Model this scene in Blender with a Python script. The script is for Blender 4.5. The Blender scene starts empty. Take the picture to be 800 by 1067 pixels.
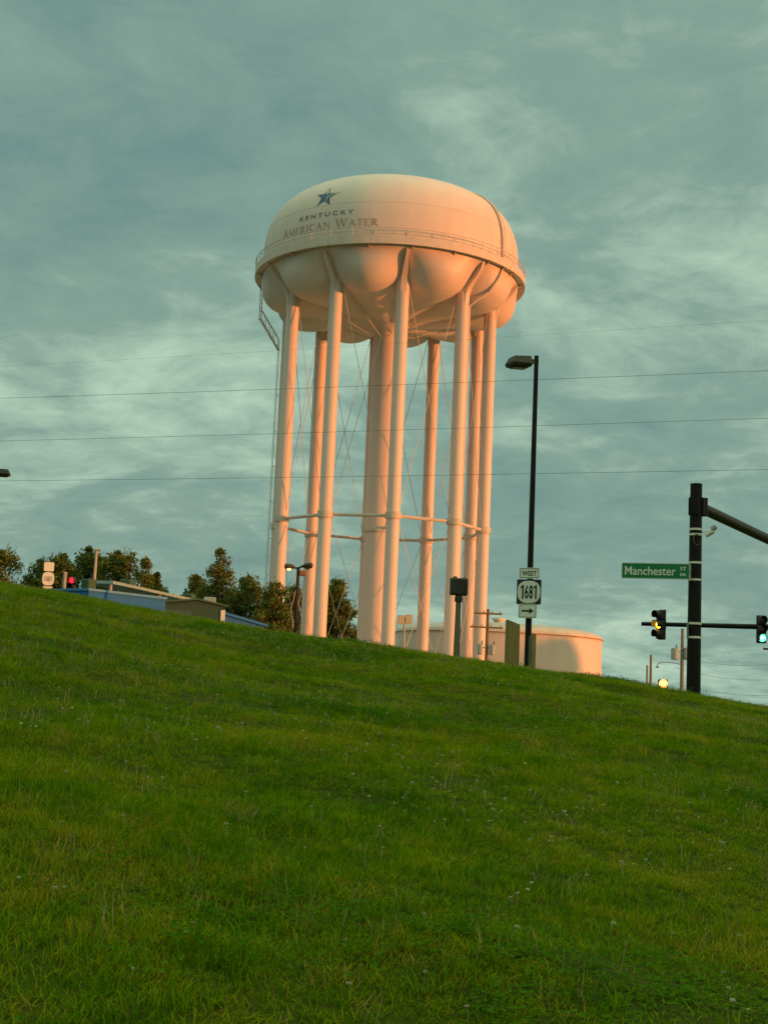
import bpy, math, random
import numpy as np
from mathutils import Vector, Matrix
random.seed(7); rng = np.random.default_rng(11)
sc = bpy.context.scene; COL = sc.collection
PI = math.pi; rad = math.radians

# ------------------------------------------------------------------ camera (eye is the origin of the site survey)
FPX = 1450.0; PITCH = math.atan(192/1450.0); ROLL = rad(2.5)
cF = np.array([0, math.cos(PITCH), math.sin(PITCH)])
r0 = np.array([1., 0, 0]); u0 = np.array([0, -math.sin(PITCH), math.cos(PITCH)])
cR = r0*math.cos(ROLL)+u0*math.sin(ROLL); cU = u0*math.cos(ROLL)-r0*math.sin(ROLL)
def at(px, py, y):
    v = cF+(px-400)/FPX*cR-(py-533.5)/FPX*cU
    return v*(y/v[1])
cam = bpy.data.cameras.new('camera'); co = bpy.data.objects.new('camera', cam); COL.objects.link(co)
cam.sensor_fit = 'VERTICAL'; cam.sensor_height = 24; cam.lens = 24*FPX/1067.0
cam.clip_start = 0.1; cam.clip_end = 9000
co.matrix_world = Matrix(((cR[0], cU[0], -cF[0], 0), (cR[1], cU[1], -cF[1], 0), (cR[2], cU[2], -cF[2], 0), (0, 0, 0, 1)))
sc.camera = co

# ------------------------------------------------------------------ materials
def mat(name, col, rough=0.6, amt=0.12, scale=3.0, metal=0.0, bump=0.0, col2=None, detail=5.0, stretch=None, spec=0.5, coords='Object', bscale=None):
    m = bpy.data.materials.new(name); m.use_nodes = True
    nt = m.node_tree; N = nt.nodes; L = nt.links; b = N['Principled BSDF']
    b.inputs['Roughness'].default_value = rough; b.inputs['Metallic'].default_value = metal
    b.inputs['Specular IOR Level'].default_value = spec
    tc = N.new('ShaderNodeTexCoord'); mp = N.new('ShaderNodeMapping')
    if stretch: mp.inputs['Scale'].default_value = stretch
    L.new(tc.outputs[coords], mp.inputs['Vector'])
    n = N.new('ShaderNodeTexNoise'); n.inputs['Scale'].default_value = scale; n.inputs['Detail'].default_value = detail
    n.inputs['Roughness'].default_value = 0.62
    L.new(mp.outputs[0], n.inputs['Vector'])
    r = N.new('ShaderNodeValToRGB'); r.color_ramp.elements[0].position = 0.3; r.color_ramp.elements[1].position = 0.72
    c = np.array(col)
    a = np.clip(c*(1-amt), 0, 1); d = np.clip(np.array(col2) if col2 is not None else c*(1+amt), 0, 1)
    r.color_ramp.elements[0].color = (*a, 1); r.color_ramp.elements[1].color = (*d, 1)
    L.new(n.outputs['Fac'], r.inputs[0]); L.new(r.outputs[0], b.inputs['Base Color'])
    if bump:
        bm_ = N.new('ShaderNodeBump'); bm_.inputs['Strength'].default_value = bump; bm_.inputs['Distance'].default_value = 0.02
        n2 = N.new('ShaderNodeTexNoise'); n2.inputs['Scale'].default_value = bscale or scale*4; n2.inputs['Detail'].default_value = 4
        L.new(mp.outputs[0], n2.inputs['Vector']); L.new(n2.outputs['Fac'], bm_.inputs['Height']); L.new(bm_.outputs[0], b.inputs['Normal'])
    return m
def emat(name, col, strength):
    m = bpy.data.materials.new(name); m.use_nodes = True; b = m.node_tree.nodes['Principled BSDF']
    b.inputs['Base Color'].default_value = (*[min(1, c*0.4) for c in col], 1)
    b.inputs['Emission Color'].default_value = (*col, 1); b.inputs['Emission Strength'].default_value = strength
    return m
CREAM = (0.67, 0.525, 0.475)
M = {}
M['tank_paint'] = mat('tank_paint', CREAM, 0.5, 0.08, 0.5, col2=(0.70, 0.555, 0.50), stretch=(1.6, 1.6, 0.25), bump=0.05)
M['leg_paint'] = mat('leg_paint', (0.66, 0.515, 0.465), 0.5, 0.07, 0.9, col2=(0.70, 0.555, 0.50), stretch=(1.5, 1.5, 0.15))
M['rod_paint'] = mat('rod_paint', (0.56, 0.45, 0.39), 0.55, 0.12, 2)
M['rail_paint'] = mat('rail_paint', (0.60, 0.48, 0.42), 0.55, 0.12, 2)
M['seam_paint'] = mat('seam_paint', (0.55, 0.44, 0.38), 0.6, 0.15, 1)
M['black_pole'] = mat('black_pole', (0.008, 0.006, 0.004), 0.55, 0.4, 6, spec=0.22)
M['bronze'] = mat('bronze', (0.022, 0.017, 0.010), 0.5, 0.3, 8, spec=0.4)
M['galv'] = mat('galv', (0.34, 0.34, 0.30), 0.55, 0.2, 9, metal=0.15)
M['greypost'] = mat('greypost', (0.13, 0.12, 0.08), 0.6, 0.2, 7)
M['strap'] = mat('strap', (0.75, 0.72, 0.62), 0.4, 0.1, 8)
M['sign_white'] = mat('sign_white', (0.74, 0.74, 0.66), 0.55, 0.07, 7)
M['sign_black'] = mat('sign_black', (0.012, 0.012, 0.012), 0.55, 0.2, 7)
M['sign_green'] = mat('sign_green', (0.0, 0.165, 0.055), 0.5, 0.08, 5)
M['housing'] = mat('housing', (0.014, 0.012, 0.009), 0.55, 0.3, 9)
M['housing_hl'] = mat('housing_hl', (0.03, 0.022, 0.012), 0.5, 0.3, 9)
M['lens_panel'] = mat('lens_panel', (0.06, 0.055, 0.025), 0.3, 0.2, 12)
M['dark_lens'] = mat('dark_lens', (0.05, 0.012, 0.010), 0.25, 0.2, 12)
M['wood_post'] = mat('wood_post', (0.25, 0.185, 0.05), 0.8, 0.3, 4, stretch=(6, 6, 0.7), bump=0.4, col2=(0.33, 0.25, 0.085))
M['wood_pole'] = mat('wood_pole', (0.20, 0.11, 0.05), 0.85, 0.3, 4, stretch=(5, 5, 0.5), bump=0.3)
M['wood_grey'] = mat('wood_grey', (0.19, 0.16, 0.12), 0.85, 0.3, 4, stretch=(5, 5, 0.5), bump=0.3)
M['transformer'] = mat('transformer', (0.30, 0.31, 0.28), 0.5, 0.15, 6)
M['wire'] = mat('wire', (0.12, 0.14, 0.13), 0.6, 0.1, 1)
M['concrete'] = mat('concrete', (0.42, 0.38, 0.31), 0.85, 0.15, 5, bump=0.2)
M['blue_metal'] = mat('blue_metal', (0.006, 0.12, 0.38), 0.8, 0.10, 1.5)
M['blue_pale'] = mat('blue_pale', (0.05, 0.24, 0.44), 0.45, 0.12, 1.5)
M['roof_pale'] = mat('roof_pale', (0.22, 0.33, 0.32), 0.6, 0.15, 2)
M['shed_wall'] = mat('shed_wall', (0.030, 0.080, 0.050), 0.8, 0.14, 2.5, bump=0.2)
M['shed_roof'] = mat('shed_roof', (0.05, 0.11, 0.075), 0.7, 0.14, 2.5, bump=0.2)
M['bark'] = mat('bark', (0.085, 0.06, 0.035), 0.9, 0.3, 3, stretch=(4, 4, 0.8), bump=0.5)
M['letter_grey'] = mat('letter_grey', (0.15, 0.155, 0.13), 0.6, 0.1, 4)
M['letter_maroon'] = mat('letter_maroon', (0.42, 0.25, 0.18), 0.6, 0.1, 4)
M['star_blue'] = mat('star_blue', (0.012, 0.075, 0.17), 0.5, 0.1, 4)
M['swoosh'] = mat('swoosh', (0.42, 0.45, 0.42), 0.5, 0.1, 4)
M['rust_lit_orange'] = mat('rust_lit_orange', (0.30, 0.13, 0.05), 0.85, 0.3, 5)  # real oxide on the tank rim; painted light on the lamp bracket
M['amber'] = emat('amber', (1.0, 0.42, 0.02), 5.0)
M['amber_core'] = emat('amber_core', (1.0, 0.75, 0.25), 9.0)
M['green_lit'] = emat('green_lit', (0.10, 1.0, 0.55), 3.2)
M['green_core'] = emat('green_core', (0.65, 1.0, 0.85), 4.0)
M['red_lit'] = emat('red_lit', (1.0, 0.015, 0.03), 2.0)
M['sodium_halo'] = emat('sodium_halo', (1.0, 0.36, 0.08), 2.6)
M['sodium'] = emat('sodium', (1.0, 0.70, 0.27), 1.7)

def leaf_mat(name, dark, light, tip):
    m = bpy.data.materials.new(name); m.use_nodes = True; nt = m.node_tree; N = nt.nodes; L = nt.links
    b = N['Principled BSDF']; b.inputs['Roughness'].default_value = 0.65; b.inputs['Specular IOR Level'].default_value = 0.25
    g = N.new('ShaderNodeNewGeometry'); r = N.new('ShaderNodeValToRGB')
    r.color_ramp.elements[0].color = (*dark, 1); r.color_ramp.elements[1].color = (*tip, 1)
    e = r.color_ramp.elements.new(0.6); e.color = (*light, 1)
    L.new(g.outputs['Random Per Island'], r.inputs[0]); L.new(r.outputs[0], b.inputs['Base Color'])
    t = N.new('ShaderNodeBsdfTranslucent'); L.new(r.outputs[0], t.inputs['Color'])
    mx = N.new('ShaderNodeMixShader'); mx.inputs[0].default_value = 0.25
    L.new(b.outputs[0], mx.inputs[1]); L.new(t.outputs[0], mx.inputs[2]); L.new(mx.outputs[0], N['Material Output'].inputs['Surface'])
    return m
M['leaf'] = leaf_mat('leaf', (0.070, 0.098, 0.013), (0.110, 0.140, 0.018), (0.14, 0.16, 0.024))
M['leaf_conifer'] = leaf_mat('leaf_conifer', (0.078, 0.100, 0.013), (0.120, 0.142, 0.018), (0.15, 0.16, 0.024))

# ------------------------------------------------------------------ mesh builder
class MB:
    def __init__(s): s.v = []; s.f = []
    def add(s, vs, fs):
        o = len(s.v); s.v += [tuple(map(float, p)) for p in vs]; s.f += [tuple(i+o for i in f) for f in fs]; return s
    def box(s, c, d, rz=0, M4=None):
        x, y, z = d[0]/2, d[1]/2, d[2]/2
        P = [(-x,-y,-z),(x,-y,-z),(x,y,-z),(-x,y,-z),(-x,-y,z),(x,-y,z),(x,y,z),(-x,y,z)]
        if M4 is None: M4 = Matrix.Translation(c) @ Matrix.Rotation(rz, 4, 'Z')
        P = [M4 @ Vector(p) for p in P]
        return s.add(P, [(0,3,2,1),(4,5,6,7),(0,1,5,4),(1,2,6,5),(2,3,7,6),(3,0,4,7)])
    def cbox(s, c, d, ch, rz=0):
        """box with chamfered edges (an octagon-sectioned slab, front edges broken)"""
        x, y, z = d[0]/2, d[1]/2, d[2]/2
        loops = []
        for yy, k in ((-y, ch), (-y+ch, 0), (y-ch, 0), (y, ch)):
            X, Z = x-k, z-k
            loops.append([(-X+ch, yy, -Z), (X-ch, yy, -Z), (X, yy, -Z+ch), (X, yy, Z-ch), (X-ch, yy, Z), (-X+ch, yy, Z), (-X, yy, Z-ch), (-X, yy, -Z+ch)])
        R = Matrix.Translation(c) @ Matrix.Rotation(rz, 4, 'Z')
        vs = [R @ Vector(p) for l in loops for p in l]; fs = []
        for a in range(3):
            for i in range(8):
                j = (i+1) % 8; fs.append((a*8+i, a*8+j, a*8+8+j, a*8+8+i))
        fs.append(tuple(range(7, -1, -1))); fs.append(tuple(range(24, 32)))
        return s.add(vs, fs)
    def tube(s, path, radii, seg=10, caps=True, phase=0.0):
        P = [Vector(p) for p in path]
        if not hasattr(radii, '__len__'): radii = [radii]*len(P)
        vs = []; n = None
        for i, p in enumerate(P):
            t = (P[min(i+1, len(P)-1)]-P[max(i-1, 0)]).normalized()
            if n is None:
                a = Vector((0, 1, 0)) if abs(t.y) < 0.9 else Vector((1, 0, 0)); n = (a-t*a.dot(t)).normalized()
            else: n = (n-t*n.dot(t)).normalized()
            b = t.cross(n)
            for k in range(seg):
                a = 2*PI*k/seg+phase; vs.append(p+(n*math.cos(a)+b*math.sin(a))*radii[i])
        fs = []
        for i in range(len(P)-1):
            for k in range(seg):
                l = (k+1) % seg; fs.append((i*seg+k, i*seg+l, (i+1)*seg+l, (i+1)*seg+k))
        if caps: fs.append(tuple(range(seg-1, -1, -1))); fs.append(tuple(range((len(P)-1)*seg, len(P)*seg)))
        return s.add(vs, fs)
    def lathe(s, prof, seg=48, c=(0, 0, 0), caps=True):
        vs = []; fs = []; m = len(prof)
        for (r, z) in prof:
            for k in range(seg):
                a = 2*PI*k/seg; vs.append((c[0]+r*math.cos(a), c[1]+r*math.sin(a), c[2]+z))
        for i in range(m-1):
            for k in range(seg):
                l = (k+1) % seg; fs.append((i*seg+k, i*seg+l, (i+1)*seg+l, (i+1)*seg+k))
        if caps: fs.append(tuple(range(seg-1, -1, -1))); fs.append(tuple(range((m-1)*seg, m*seg)))
        return s.add(vs, fs)
    def prism(s, poly, y0, y1, M4=None):
        """polygon in x,z extruded along y"""
        n = len(poly); vs = [(p[0], y0, p[1]) for p in poly]+[(p[0], y1, p[1]) for p in poly]
        if M4 is not None: vs = [M4 @ Vector(v) for v in vs]
        fs = [tuple(range(n)), tuple(range(2*n-1, n-1, -1))]+[(i, i+n, (i+1) % n+n, (i+1) % n) for i in range(n)]
        return s.add(vs, fs)
    def build(s, name, m, parent=None, angle=35, loc=None):
        me = bpy.data.meshes.new(name); me.from_pydata(s.v, [], s.f); me.update()
        if m: me.materials.append(m)
        if angle:
            me.polygons.foreach_set('use_smooth', [True]*len(me.polygons)); me.set_sharp_from_angle(angle=rad(angle))
        o = bpy.data.objects.new(name, me); COL.objects.link(o)
        if parent: o.parent = parent
        if loc is not None: o.location = loc
        return o
def tag(o, label=None, cat=None, group=None, kind=None):
    for k, v in (('label', label), ('category', cat), ('group', group), ('kind', kind)):
        if v: o[k] = v
    return o
def thing(name, label, cat, loc, rz=0, group=None):
    o = bpy.data.objects.new(name, None); COL.objects.link(o); o.empty_display_size = 0.3
    o.location = Vector([float(c) for c in loc]); o.rotation_euler = (0, 0, rz)
    return tag(o, label, cat, group)
def copy_tree(o, parent=None):
    c = o.copy(); COL.objects.link(c)
    if parent: c.parent = parent
    for ch in list(o.children): copy_tree(ch, c)
    return c

# ------------------------------------------------------------------ the ground
def sstep(a, b, x): t = np.clip((x-a)/(b-a), 0, 1); return t*t*(3-2*t)
_g = [rng.random((64, 64)) for _ in range(4)]
def vnoise(x, y, s, k):
    u = x/s+100.3*k; v = y/s+57.1*k
    i = np.floor(u).astype(int); j = np.floor(v).astype(int); a = u-i; b = v-j
    a = a*a*(3-2*a); b = b*b*(3-2*b); G = _g[k % 4]
    g = lambda p, q: G[p % 64, q % 64]
    return (g(i, j)*(1-a)+g(i+1, j)*a)*(1-b)+(g(i, j+1)*(1-a)+g(i+1, j+1)*a)*b-0.5
def gnd(x, y):
    x = np.asarray(x, float); y = np.asarray(y, float)
    q = np.where(y < 0, -1.6+0.1435*12*np.tanh(y/12), -1.6+0.1435*y-0.00178*y*y)
    q = np.where(y > 80, -1.6+0.1435*80-0.00178*6400, q)
    b = sstep(44, 74, y); xx = 30*np.tanh(x/30)
    z = (q-0.118*xx)*(1-b)+(-0.4-0.03*xx)*b
    # unseen bank, added west of the slope to keep the low sun off it
    z = z+(6.5+7.5*(1-sstep(18, 28, y)))*sstep(46, 62, x)*(1-sstep(92, 130, x))*sstep(-110, -70, y)*(1-sstep(42, 50, y))
    near = np.exp(-(x/45)**2-((y-18)/45)**2)
    z = z+near*(0.22*vnoise(x, y, 4.5, 0)+0.10*vnoise(x, y, 1.7, 1)+0.075*vnoise(x, y, 0.6, 2))
    t = x/np.maximum(y, 4.0)                                            # the crest's own swells and dips, across the slope
    z = z+np.interp(t, [-.276, -.219, -.172, -.114, -.091, -.062, -.021, .009, .062, .103, .154, .2, .22, .276],
                    [-3.5, -4, -7.4, -8.8, -8.3, -7.4, -5.4, -2.5, -.6, -.2, -2.6, -2.2, -2.8, -6])/FPX*np.clip(y, 0, 60)*sstep(6, 16, y)*(1-sstep(50, 70, y))
    return z
def gz(x, y): return float(gnd(x, y))
def axis(core0, core1, step, lo, hi):
    a = list(np.arange(core0, core1+1e-6, step)); s = step; v = core1
    while v < hi: s *= 1.22; v += s; a.append(v)
    s = step; v = core0
    while v > lo: s *= 1.22; v -= s; a.insert(0, v)
    return np.array(a)
ax = axis(-20, 20, 0.25, -3500, 3500); ay = axis(1, 46, 0.25, -1500, 5000)
X, Y = np.meshgrid(ax, ay); Z = gnd(X, Y); nx, ny = len(ax), len(ay)
vs = np.stack([X, Y, Z], 2).reshape(-1, 3)
ii, jj = np.meshgrid(np.arange(nx-1), np.arange(ny-1)); k = (jj*nx+ii).reshape(-1)
fs = np.stack([k, k+1, k+nx+1, k+nx], 1)
me = bpy.data.meshes.new('ground'); me.from_pydata(vs.tolist(), [], fs.tolist()); me.polygons.foreach_set('use_smooth', [True]*len(me.polygons)); me.update()
gm = bpy.data.materials.new('turf_soil'); gm.use_nodes = True
def nodes_ground(m):
    nt = m.node_tree; N = nt.nodes; L = nt.links; b = N['Principled BSDF']; b.inputs['Roughness'].default_value = 0.95; b.inputs['Specular IOR Level'].default_value = 0.1
    tc = N.new('ShaderNodeTexCoord')
    n1 = N.new('ShaderNodeTexNoise'); n1.inputs['Scale'].default_value = 0.55; n1.inputs['Detail'].default_value = 6
    n2 = N.new('ShaderNodeTexNoise'); n2.inputs['Scale'].default_value = 14; n2.inputs['Detail'].default_value = 6
    L.new(tc.outputs['Object'], n1.inputs[0]); L.new(tc.outputs['Object'], n2.inputs[0])
    ra = N.new('ShaderNodeValToRGB'); e = ra.color_ramp.elements
    e[0].position = 0.3; e[0].color = (0.024, 0.048, 0.001, 1); e[1].position = 0.7; e[1].color = (0.055, 0.070, 0.001, 1)
    rb = N.new('ShaderNodeValToRGB'); e = rb.color_ramp.elements
    e[0].position = 0.36; e[0].color = (0.048, 0.040, 0.002, 1); e[1].position = 0.56; e[1].color = (0.036, 0.058, 0.001, 1)
    L.new(n1.outputs['Fac'], ra.inputs[0]); L.new(n2.outputs['Fac'], rb.inputs[0])
    mx = N.new('ShaderNodeMix'); mx.data_type = 'RGBA'; mx.inputs[0].default_value = 0.55
    L.new(ra.outputs[0], mx.inputs[6]); L.new(rb.outputs[0], mx.inputs[7]); L.new(mx.outputs[2], b.inputs['Base Color'])
    bp = N.new('ShaderNodeBump'); bp.inputs['Strength'].default_value = 0.6; bp.inputs['Distance'].default_value = 0.05
    L.new(n2.outputs['Fac'], bp.inputs['Height']); L.new(bp.outputs[0], b.inputs['Normal'])
nodes_ground(gm); me.materials.append(gm)
go = bpy.data.objects.new('ground', me); COL.objects.link(go); tag(go, kind='structure')

# ------------------------------------------------------------------ grass
def grass_mat(name, ramp, noise_scale=0.7):
    m = bpy.data.materials.new(name); m.use_nodes = True; nt = m.node_tree; N = nt.nodes; L = nt.links
    b = N['Principled BSDF']; b.inputs['Roughness'].default_value = 0.75; b.inputs['Specular IOR Level'].default_value = 0.0
    g = N.new('ShaderNodeNewGeometry'); oi = N.new('ShaderNodeObjectInfo')
    n = N.new('ShaderNodeTexNoise'); n.inputs['Scale'].default_value = noise_scale; n.inputs['Detail'].default_value = 5; n.inputs['Roughness'].default_value = 0.65
    L.new(g.outputs['Position'], n.inputs['Vector'])
    def mth(op, a, b_):
        x = N.new('ShaderNodeMath'); x.operation = op
        for i, q in ((0, a), (1, b_)):
            if isinstance(q, (int, float)): x.inputs[i].default_value = q
            else: L.new(q, x.inputs[i])
        return x.outputs[0]
    nb = N.new('ShaderNodeTexNoise'); nb.inputs['Scale'].default_value = 5.5; nb.inputs['Detail'].default_value = 4; L.new(g.outputs['Position'], nb.inputs['Vector'])
    v = mth('ADD', mth('ADD', mth('MULTIPLY', n.outputs['Fac'], 0.95), mth('MULTIPLY', nb.outputs['Fac'], 0.75)), mth('MULTIPLY', g.outputs['Random Per Island'], 0.34))
    v = mth('ADD', v, mth('MULTIPLY', oi.outputs['Random'], 0.16)); v = mth('SUBTRACT', v, 0.56)
    r = N.new('ShaderNodeValToRGB'); cr = r.color_ramp
    cr.elements[0].position = ramp[0][0]; cr.elements[0].color = (*ramp[0][1], 1); cr.elements[1].position = ramp[-1][0]; cr.elements[1].color = (*ramp[-1][1], 1)
    for p_, c_ in ramp[1:-1]: e = cr.elements.new(p_); e.color = (*c_, 1)
    L.new(v, r.inputs[0]); L.new(r.outputs[0], b.inputs['Base Color'])
    t = N.new('ShaderNodeBsdfTranslucent'); L.new(r.outputs[0], t.inputs['Color'])
    mx = N.new('ShaderNodeMixShader'); mx.inputs[0].default_value = 0.35
    L.new(b.outputs[0], mx.inputs[1]); L.new(t.outputs[0], mx.inputs[2]); L.new(mx.outputs[0], N['Material Output'].inputs['Surface'])
    return m
GR = [(0.22, (0.045, 0.135, 0.002)), (0.38, (0.110, 0.235, 0.003)), (0.56, (0.195, 0.280, 0.004)), (0.74, (0.315, 0.285, 0.010)), (0.94, (0.44, 0.29, 0.045))]
M['grass'] = grass_mat('grass_blade', GR)
M['clover_leaf'] = grass_mat('clover_leaf', [(0.2, (0.045, 0.14, 0.006)), (0.6, (0.075, 0.19, 0.008)), (0.9, (0.12, 0.205, 0.010))])
M['straw'] = mat('straw', (0.26, 0.19, 0.06), 0.8, 0.3, 9)
M['petal'] = mat('petal', (0.40, 0.36, 0.22), 0.8, 0.2, 30)
def blade(mb, x, y, h, w, lean, az, rs):
    d = np.array([math.cos(az), math.sin(az)]); n = np.array([-d[1], d[0]])
    pts = []
    for t, ww in ((0, 1.0), (0.4, 0.85), (0.75, 0.55)):
        off = lean*h*(t**1.8); c = np.array([x, y])+d*off; z = h*(t-0.25*lean*t*t)
        for sgn in (-1, 1): q = c+n*sgn*w*ww/2; pts.append((q[0], q[1], z))
    c = np.array([x, y])+d*lean*h; pts.append((c[0], c[1], h*(1-0.25*lean)))
    mb.add(pts, [(0, 1, 3, 2), (2, 3, 5, 4), (4, 5, 6)])
def tuft(seed, n, R, h0, h1, w, leanmax=1.0):
    rs = random.Random(seed); mb = MB()
    for _ in range(n):
        r = R*math.sqrt(rs.random()); a = rs.uniform(0, 2*PI)
        blade(mb, r*math.cos(a), r*math.sin(a), rs.uniform(h0, h1), w*rs.uniform(0.7, 1.25), rs.uniform(0.1, leanmax), rs.uniform(0, 2*PI), rs)
    return mb
def source(name, mb, m):
    me = bpy.data.meshes.new(name); me.from_pydata(mb.v, [], mb.f); me.update(); me.materials.append(m)
    return bpy.data.objects.new(name, me)          # never linked: only its mesh is used
def clover_patch(seed):
    rs = random.Random(seed); mb = MB()
    for _ in range(16):
        r = 0.11*math.sqrt(rs.random()); a = rs.uniform(0, 2*PI); x, y = r*math.cos(a), r*math.sin(a); z = rs.uniform(0.03, 0.085)
        t = rs.uniform(0, 2*PI)
        for q in range(3):
            b = t+q*2*PI/3; l = rs.uniform(0.007, 0.012); vs = [(x, y, z)]
            for da, rr, dz in ((-0.75, 0.8, 0.0), (-0.35, 1.25, 0.004), (0.35, 1.25, 0.004), (0.75, 0.8, 0.0)):
                vs.append((x+l*rr*math.cos(b+da), y+l*rr*math.sin(b+da), z+dz+rs.uniform(-.003, .003)))
            mb.add(vs, [(0, 1, 2, 3, 4)])
    return mb
def flower(seed):
    rs = random.Random(seed); mb = MB(); h = 0.10+0.04*rs.random(); R = 0.0095+0.002*rs.random()
    mb.tube([(0, 0, 0), (0.008, 0, h*0.6), (0.01, 0, h)], 0.0012, 4, False)
    for k in range(26):                                            # a round head of small upturned florets
        t = math.acos(1-1.7*(k+0.5)/26); a = k*2.399
        d = Vector((math.sin(t)*math.cos(a), math.sin(t)*math.sin(a), math.cos(t))); c = Vector((0.01, 0, h+R*0.4))
        mb.tube([c+d*R*0.25, c+d*R*0.8, c+d*R*1.12+Vector((0, 0, R*0.1))], [0.0010, 0.0026, 0.0010], 4)
    return mb
def scatter(name, pts, rots, scales, picks, sources, mtl):
    me = bpy.data.meshes.new(name); me.from_pydata(pts.tolist(), [], []); me.update()
    for nm, typ, data in (('rot', 'FLOAT_VECTOR', rots), ('scl', 'FLOAT_VECTOR', scales), ('pick', 'INT', picks)):
        at_ = me.attributes.new(nm, typ, 'POINT'); at_.data.foreach_set('vector' if typ == 'FLOAT_VECTOR' else 'value', data.reshape(-1))
    o = bpy.data.objects.new(name, me); COL.objects.link(o); me.materials.append(mtl)
    ng = bpy.data.node_groups.new(name, 'GeometryNodeTree')
    ng.interface.new_socket('Geometry', in_out='INPUT', socket_type='NodeSocketGeometry'); ng.interface.new_socket('Geometry', in_out='OUTPUT', socket_type='NodeSocketGeometry')
    N = ng.nodes; L = ng.links; gi = N.new('NodeGroupInput'); gout = N.new('NodeGroupOutput')
    ip = N.new('GeometryNodeInstanceOnPoints'); g2i = N.new('GeometryNodeGeometryToInstance')
    for s in reversed(sources):
        q = N.new('GeometryNodeObjectInfo'); q.inputs['Object'].default_value = s; q.inputs['As Instance'].default_value = False
        L.new(q.outputs['Geometry'], g2i.inputs[0])
    L.new(gi.outputs[0], ip.inputs['Points']); L.new(g2i.outputs[0], ip.inputs['Instance']); ip.inputs['Pick Instance'].default_value = True
    for nm, typ, sock in (('rot', 'FLOAT_VECTOR', 'Rotation'), ('scl', 'FLOAT_VECTOR', 'Scale'), ('pick', 'INT', 'Instance Index')):
        a = N.new('GeometryNodeInputNamedAttribute'); a.data_type = typ; a.inputs['Name'].default_value = nm
        L.new(a.outputs['Attribute'], ip.inputs[sock])
    L.new(ip.outputs[0], gout.inputs[0])
    md = o.modifiers.new('scatter', 'NODES'); md.node_group = ng
    return o
AREA = float(np.trapz(2*(2.6+0.40*np.linspace(2.2, 44, 50)), np.linspace(2.2, 44, 50)))
def place(rho_max, rho):
    n = int(rho_max*AREA*1.0); y = np.empty(0); x = np.empty(0)
    yy = rng.uniform(2.2, 44, int(n*2.0)); hw = 2.6+0.40*yy; kp = rng.random(len(yy)) < hw/(2.6+0.40*44)
    yy = yy[kp][:n]; hw = hw[kp][:n]; xx = rng.uniform(-1, 1, len(yy))*hw
    d = np.hypot(xx, yy); kp = rng.random(len(yy)) < rho(xx, yy, d)/rho_max
    return xx[kp], yy[kp], d[kp]
def bare(x, y): return vnoise(x, y, 1.3, 3)+0.6*vnoise(x, y, 0.45, 1)      # patches where the turf is thin
x, y, d = place(560, lambda x, y, d: 560*np.minimum(1, 8.5/d)*np.clip(1.25+2.2*(bare(x, y)+0.75*vnoise(x, y, 0.28, 2)+.22), 0.34, 1.0))
n = len(x); pts = np.stack([x, y, gnd(x, y)-0.006], 1)
rots = np.stack([rng.normal(0, 0.13, n), rng.normal(0, 0.13, n), rng.uniform(0, 2*PI, n)], 1)
hfac = 0.40+0.75*np.clip(0.8*vnoise(x, y, 2.2, 2)+0.7*vnoise(x, y, 0.6, 0)+0.9*vnoise(x, y, 0.24, 3)+0.42, 0, 1.6)
wf = 1+np.clip((d-7)/26, 0, 1)*1.2
scales = np.stack([wf*rng.uniform(.85, 1.2, n), wf*rng.uniform(.85, 1.2, n), hfac*rng.uniform(.7, 1.3, n)*np.where(rng.random(n) < 0.025, 1.6, 1)], 1)
picks = np.where(vnoise(x, y, 1.8, 1)+0.22*rng.normal(size=n) > 0.54, rng.integers(6, 8, n), rng.integers(0, 6, n)).astype(np.int32)
srcs = [source('grass_tuft', tuft(i, 18, 0.065, 0.02, 0.055 if i < 4 else 0.08, 0.0034, 1.5 if i < 4 else 1.1), M['grass']) for i in range(6)]
srcs += [source('clover_tuft', clover_patch(40+i), M['clover_leaf']) for i in range(2)]
tag(scatter('grass', pts, rots, scales, picks, srcs, M['grass']), 'short green and yellowish turf covering the hillside', 'grass', kind='stuff')
x, y, d = place(24, lambda x, y, d: 24*np.clip((vnoise(x, y, 3.0, 1)+0.6*vnoise(x, y, 0.9, 2))*2.0+.12, 0.14, 1)*np.minimum(1, 16/d))
n = len(x); s_ = rng.uniform(.45, 1.0, n)*(1+d*.012)
tag(scatter('clover_flowers', np.stack([x, y, gnd(x, y)-0.005], 1), np.stack([rng.normal(0, .2, n), rng.normal(0, .2, n), rng.uniform(0, 6.28, n)], 1),
            np.stack([s_, s_, rng.uniform(.3, .66, n)], 1), rng.integers(0, 3, n).astype(np.int32), [source('clover_flower', flower(90+i), M['petal']) for i in range(3)], M['petal']),
    'small white clover heads dotted through the turf', 'clover', kind='stuff')
x, y, d = place(26, lambda x, y, d: 26*np.clip((vnoise(x, y, 2.6, 0)+0.7*vnoise(x, y, .5, 1)+0.2)*2.2, 0.1, 1)*np.minimum(1, 12/d))
n = len(x)
tag(scatter('dry_grass', np.stack([x, y, gnd(x, y)-0.005], 1), np.stack([rng.normal(0, .15, n), rng.normal(0, .15, n), rng.uniform(0, 6.28, n)], 1),
            np.stack([1+.03*d, 1+.03*d, rng.uniform(.7, 1.5, n)], 1), rng.integers(0, 3, n).astype(np.int32), [source('straw_tuft', tuft(70+i, 5, 0.05, 0.06, 0.12, 0.0032, 0.7), M['straw']) for i in range(3)], M['straw']),
    'dry straw coloured stalks among the turf', 'dry grass', kind='stuff')

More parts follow.
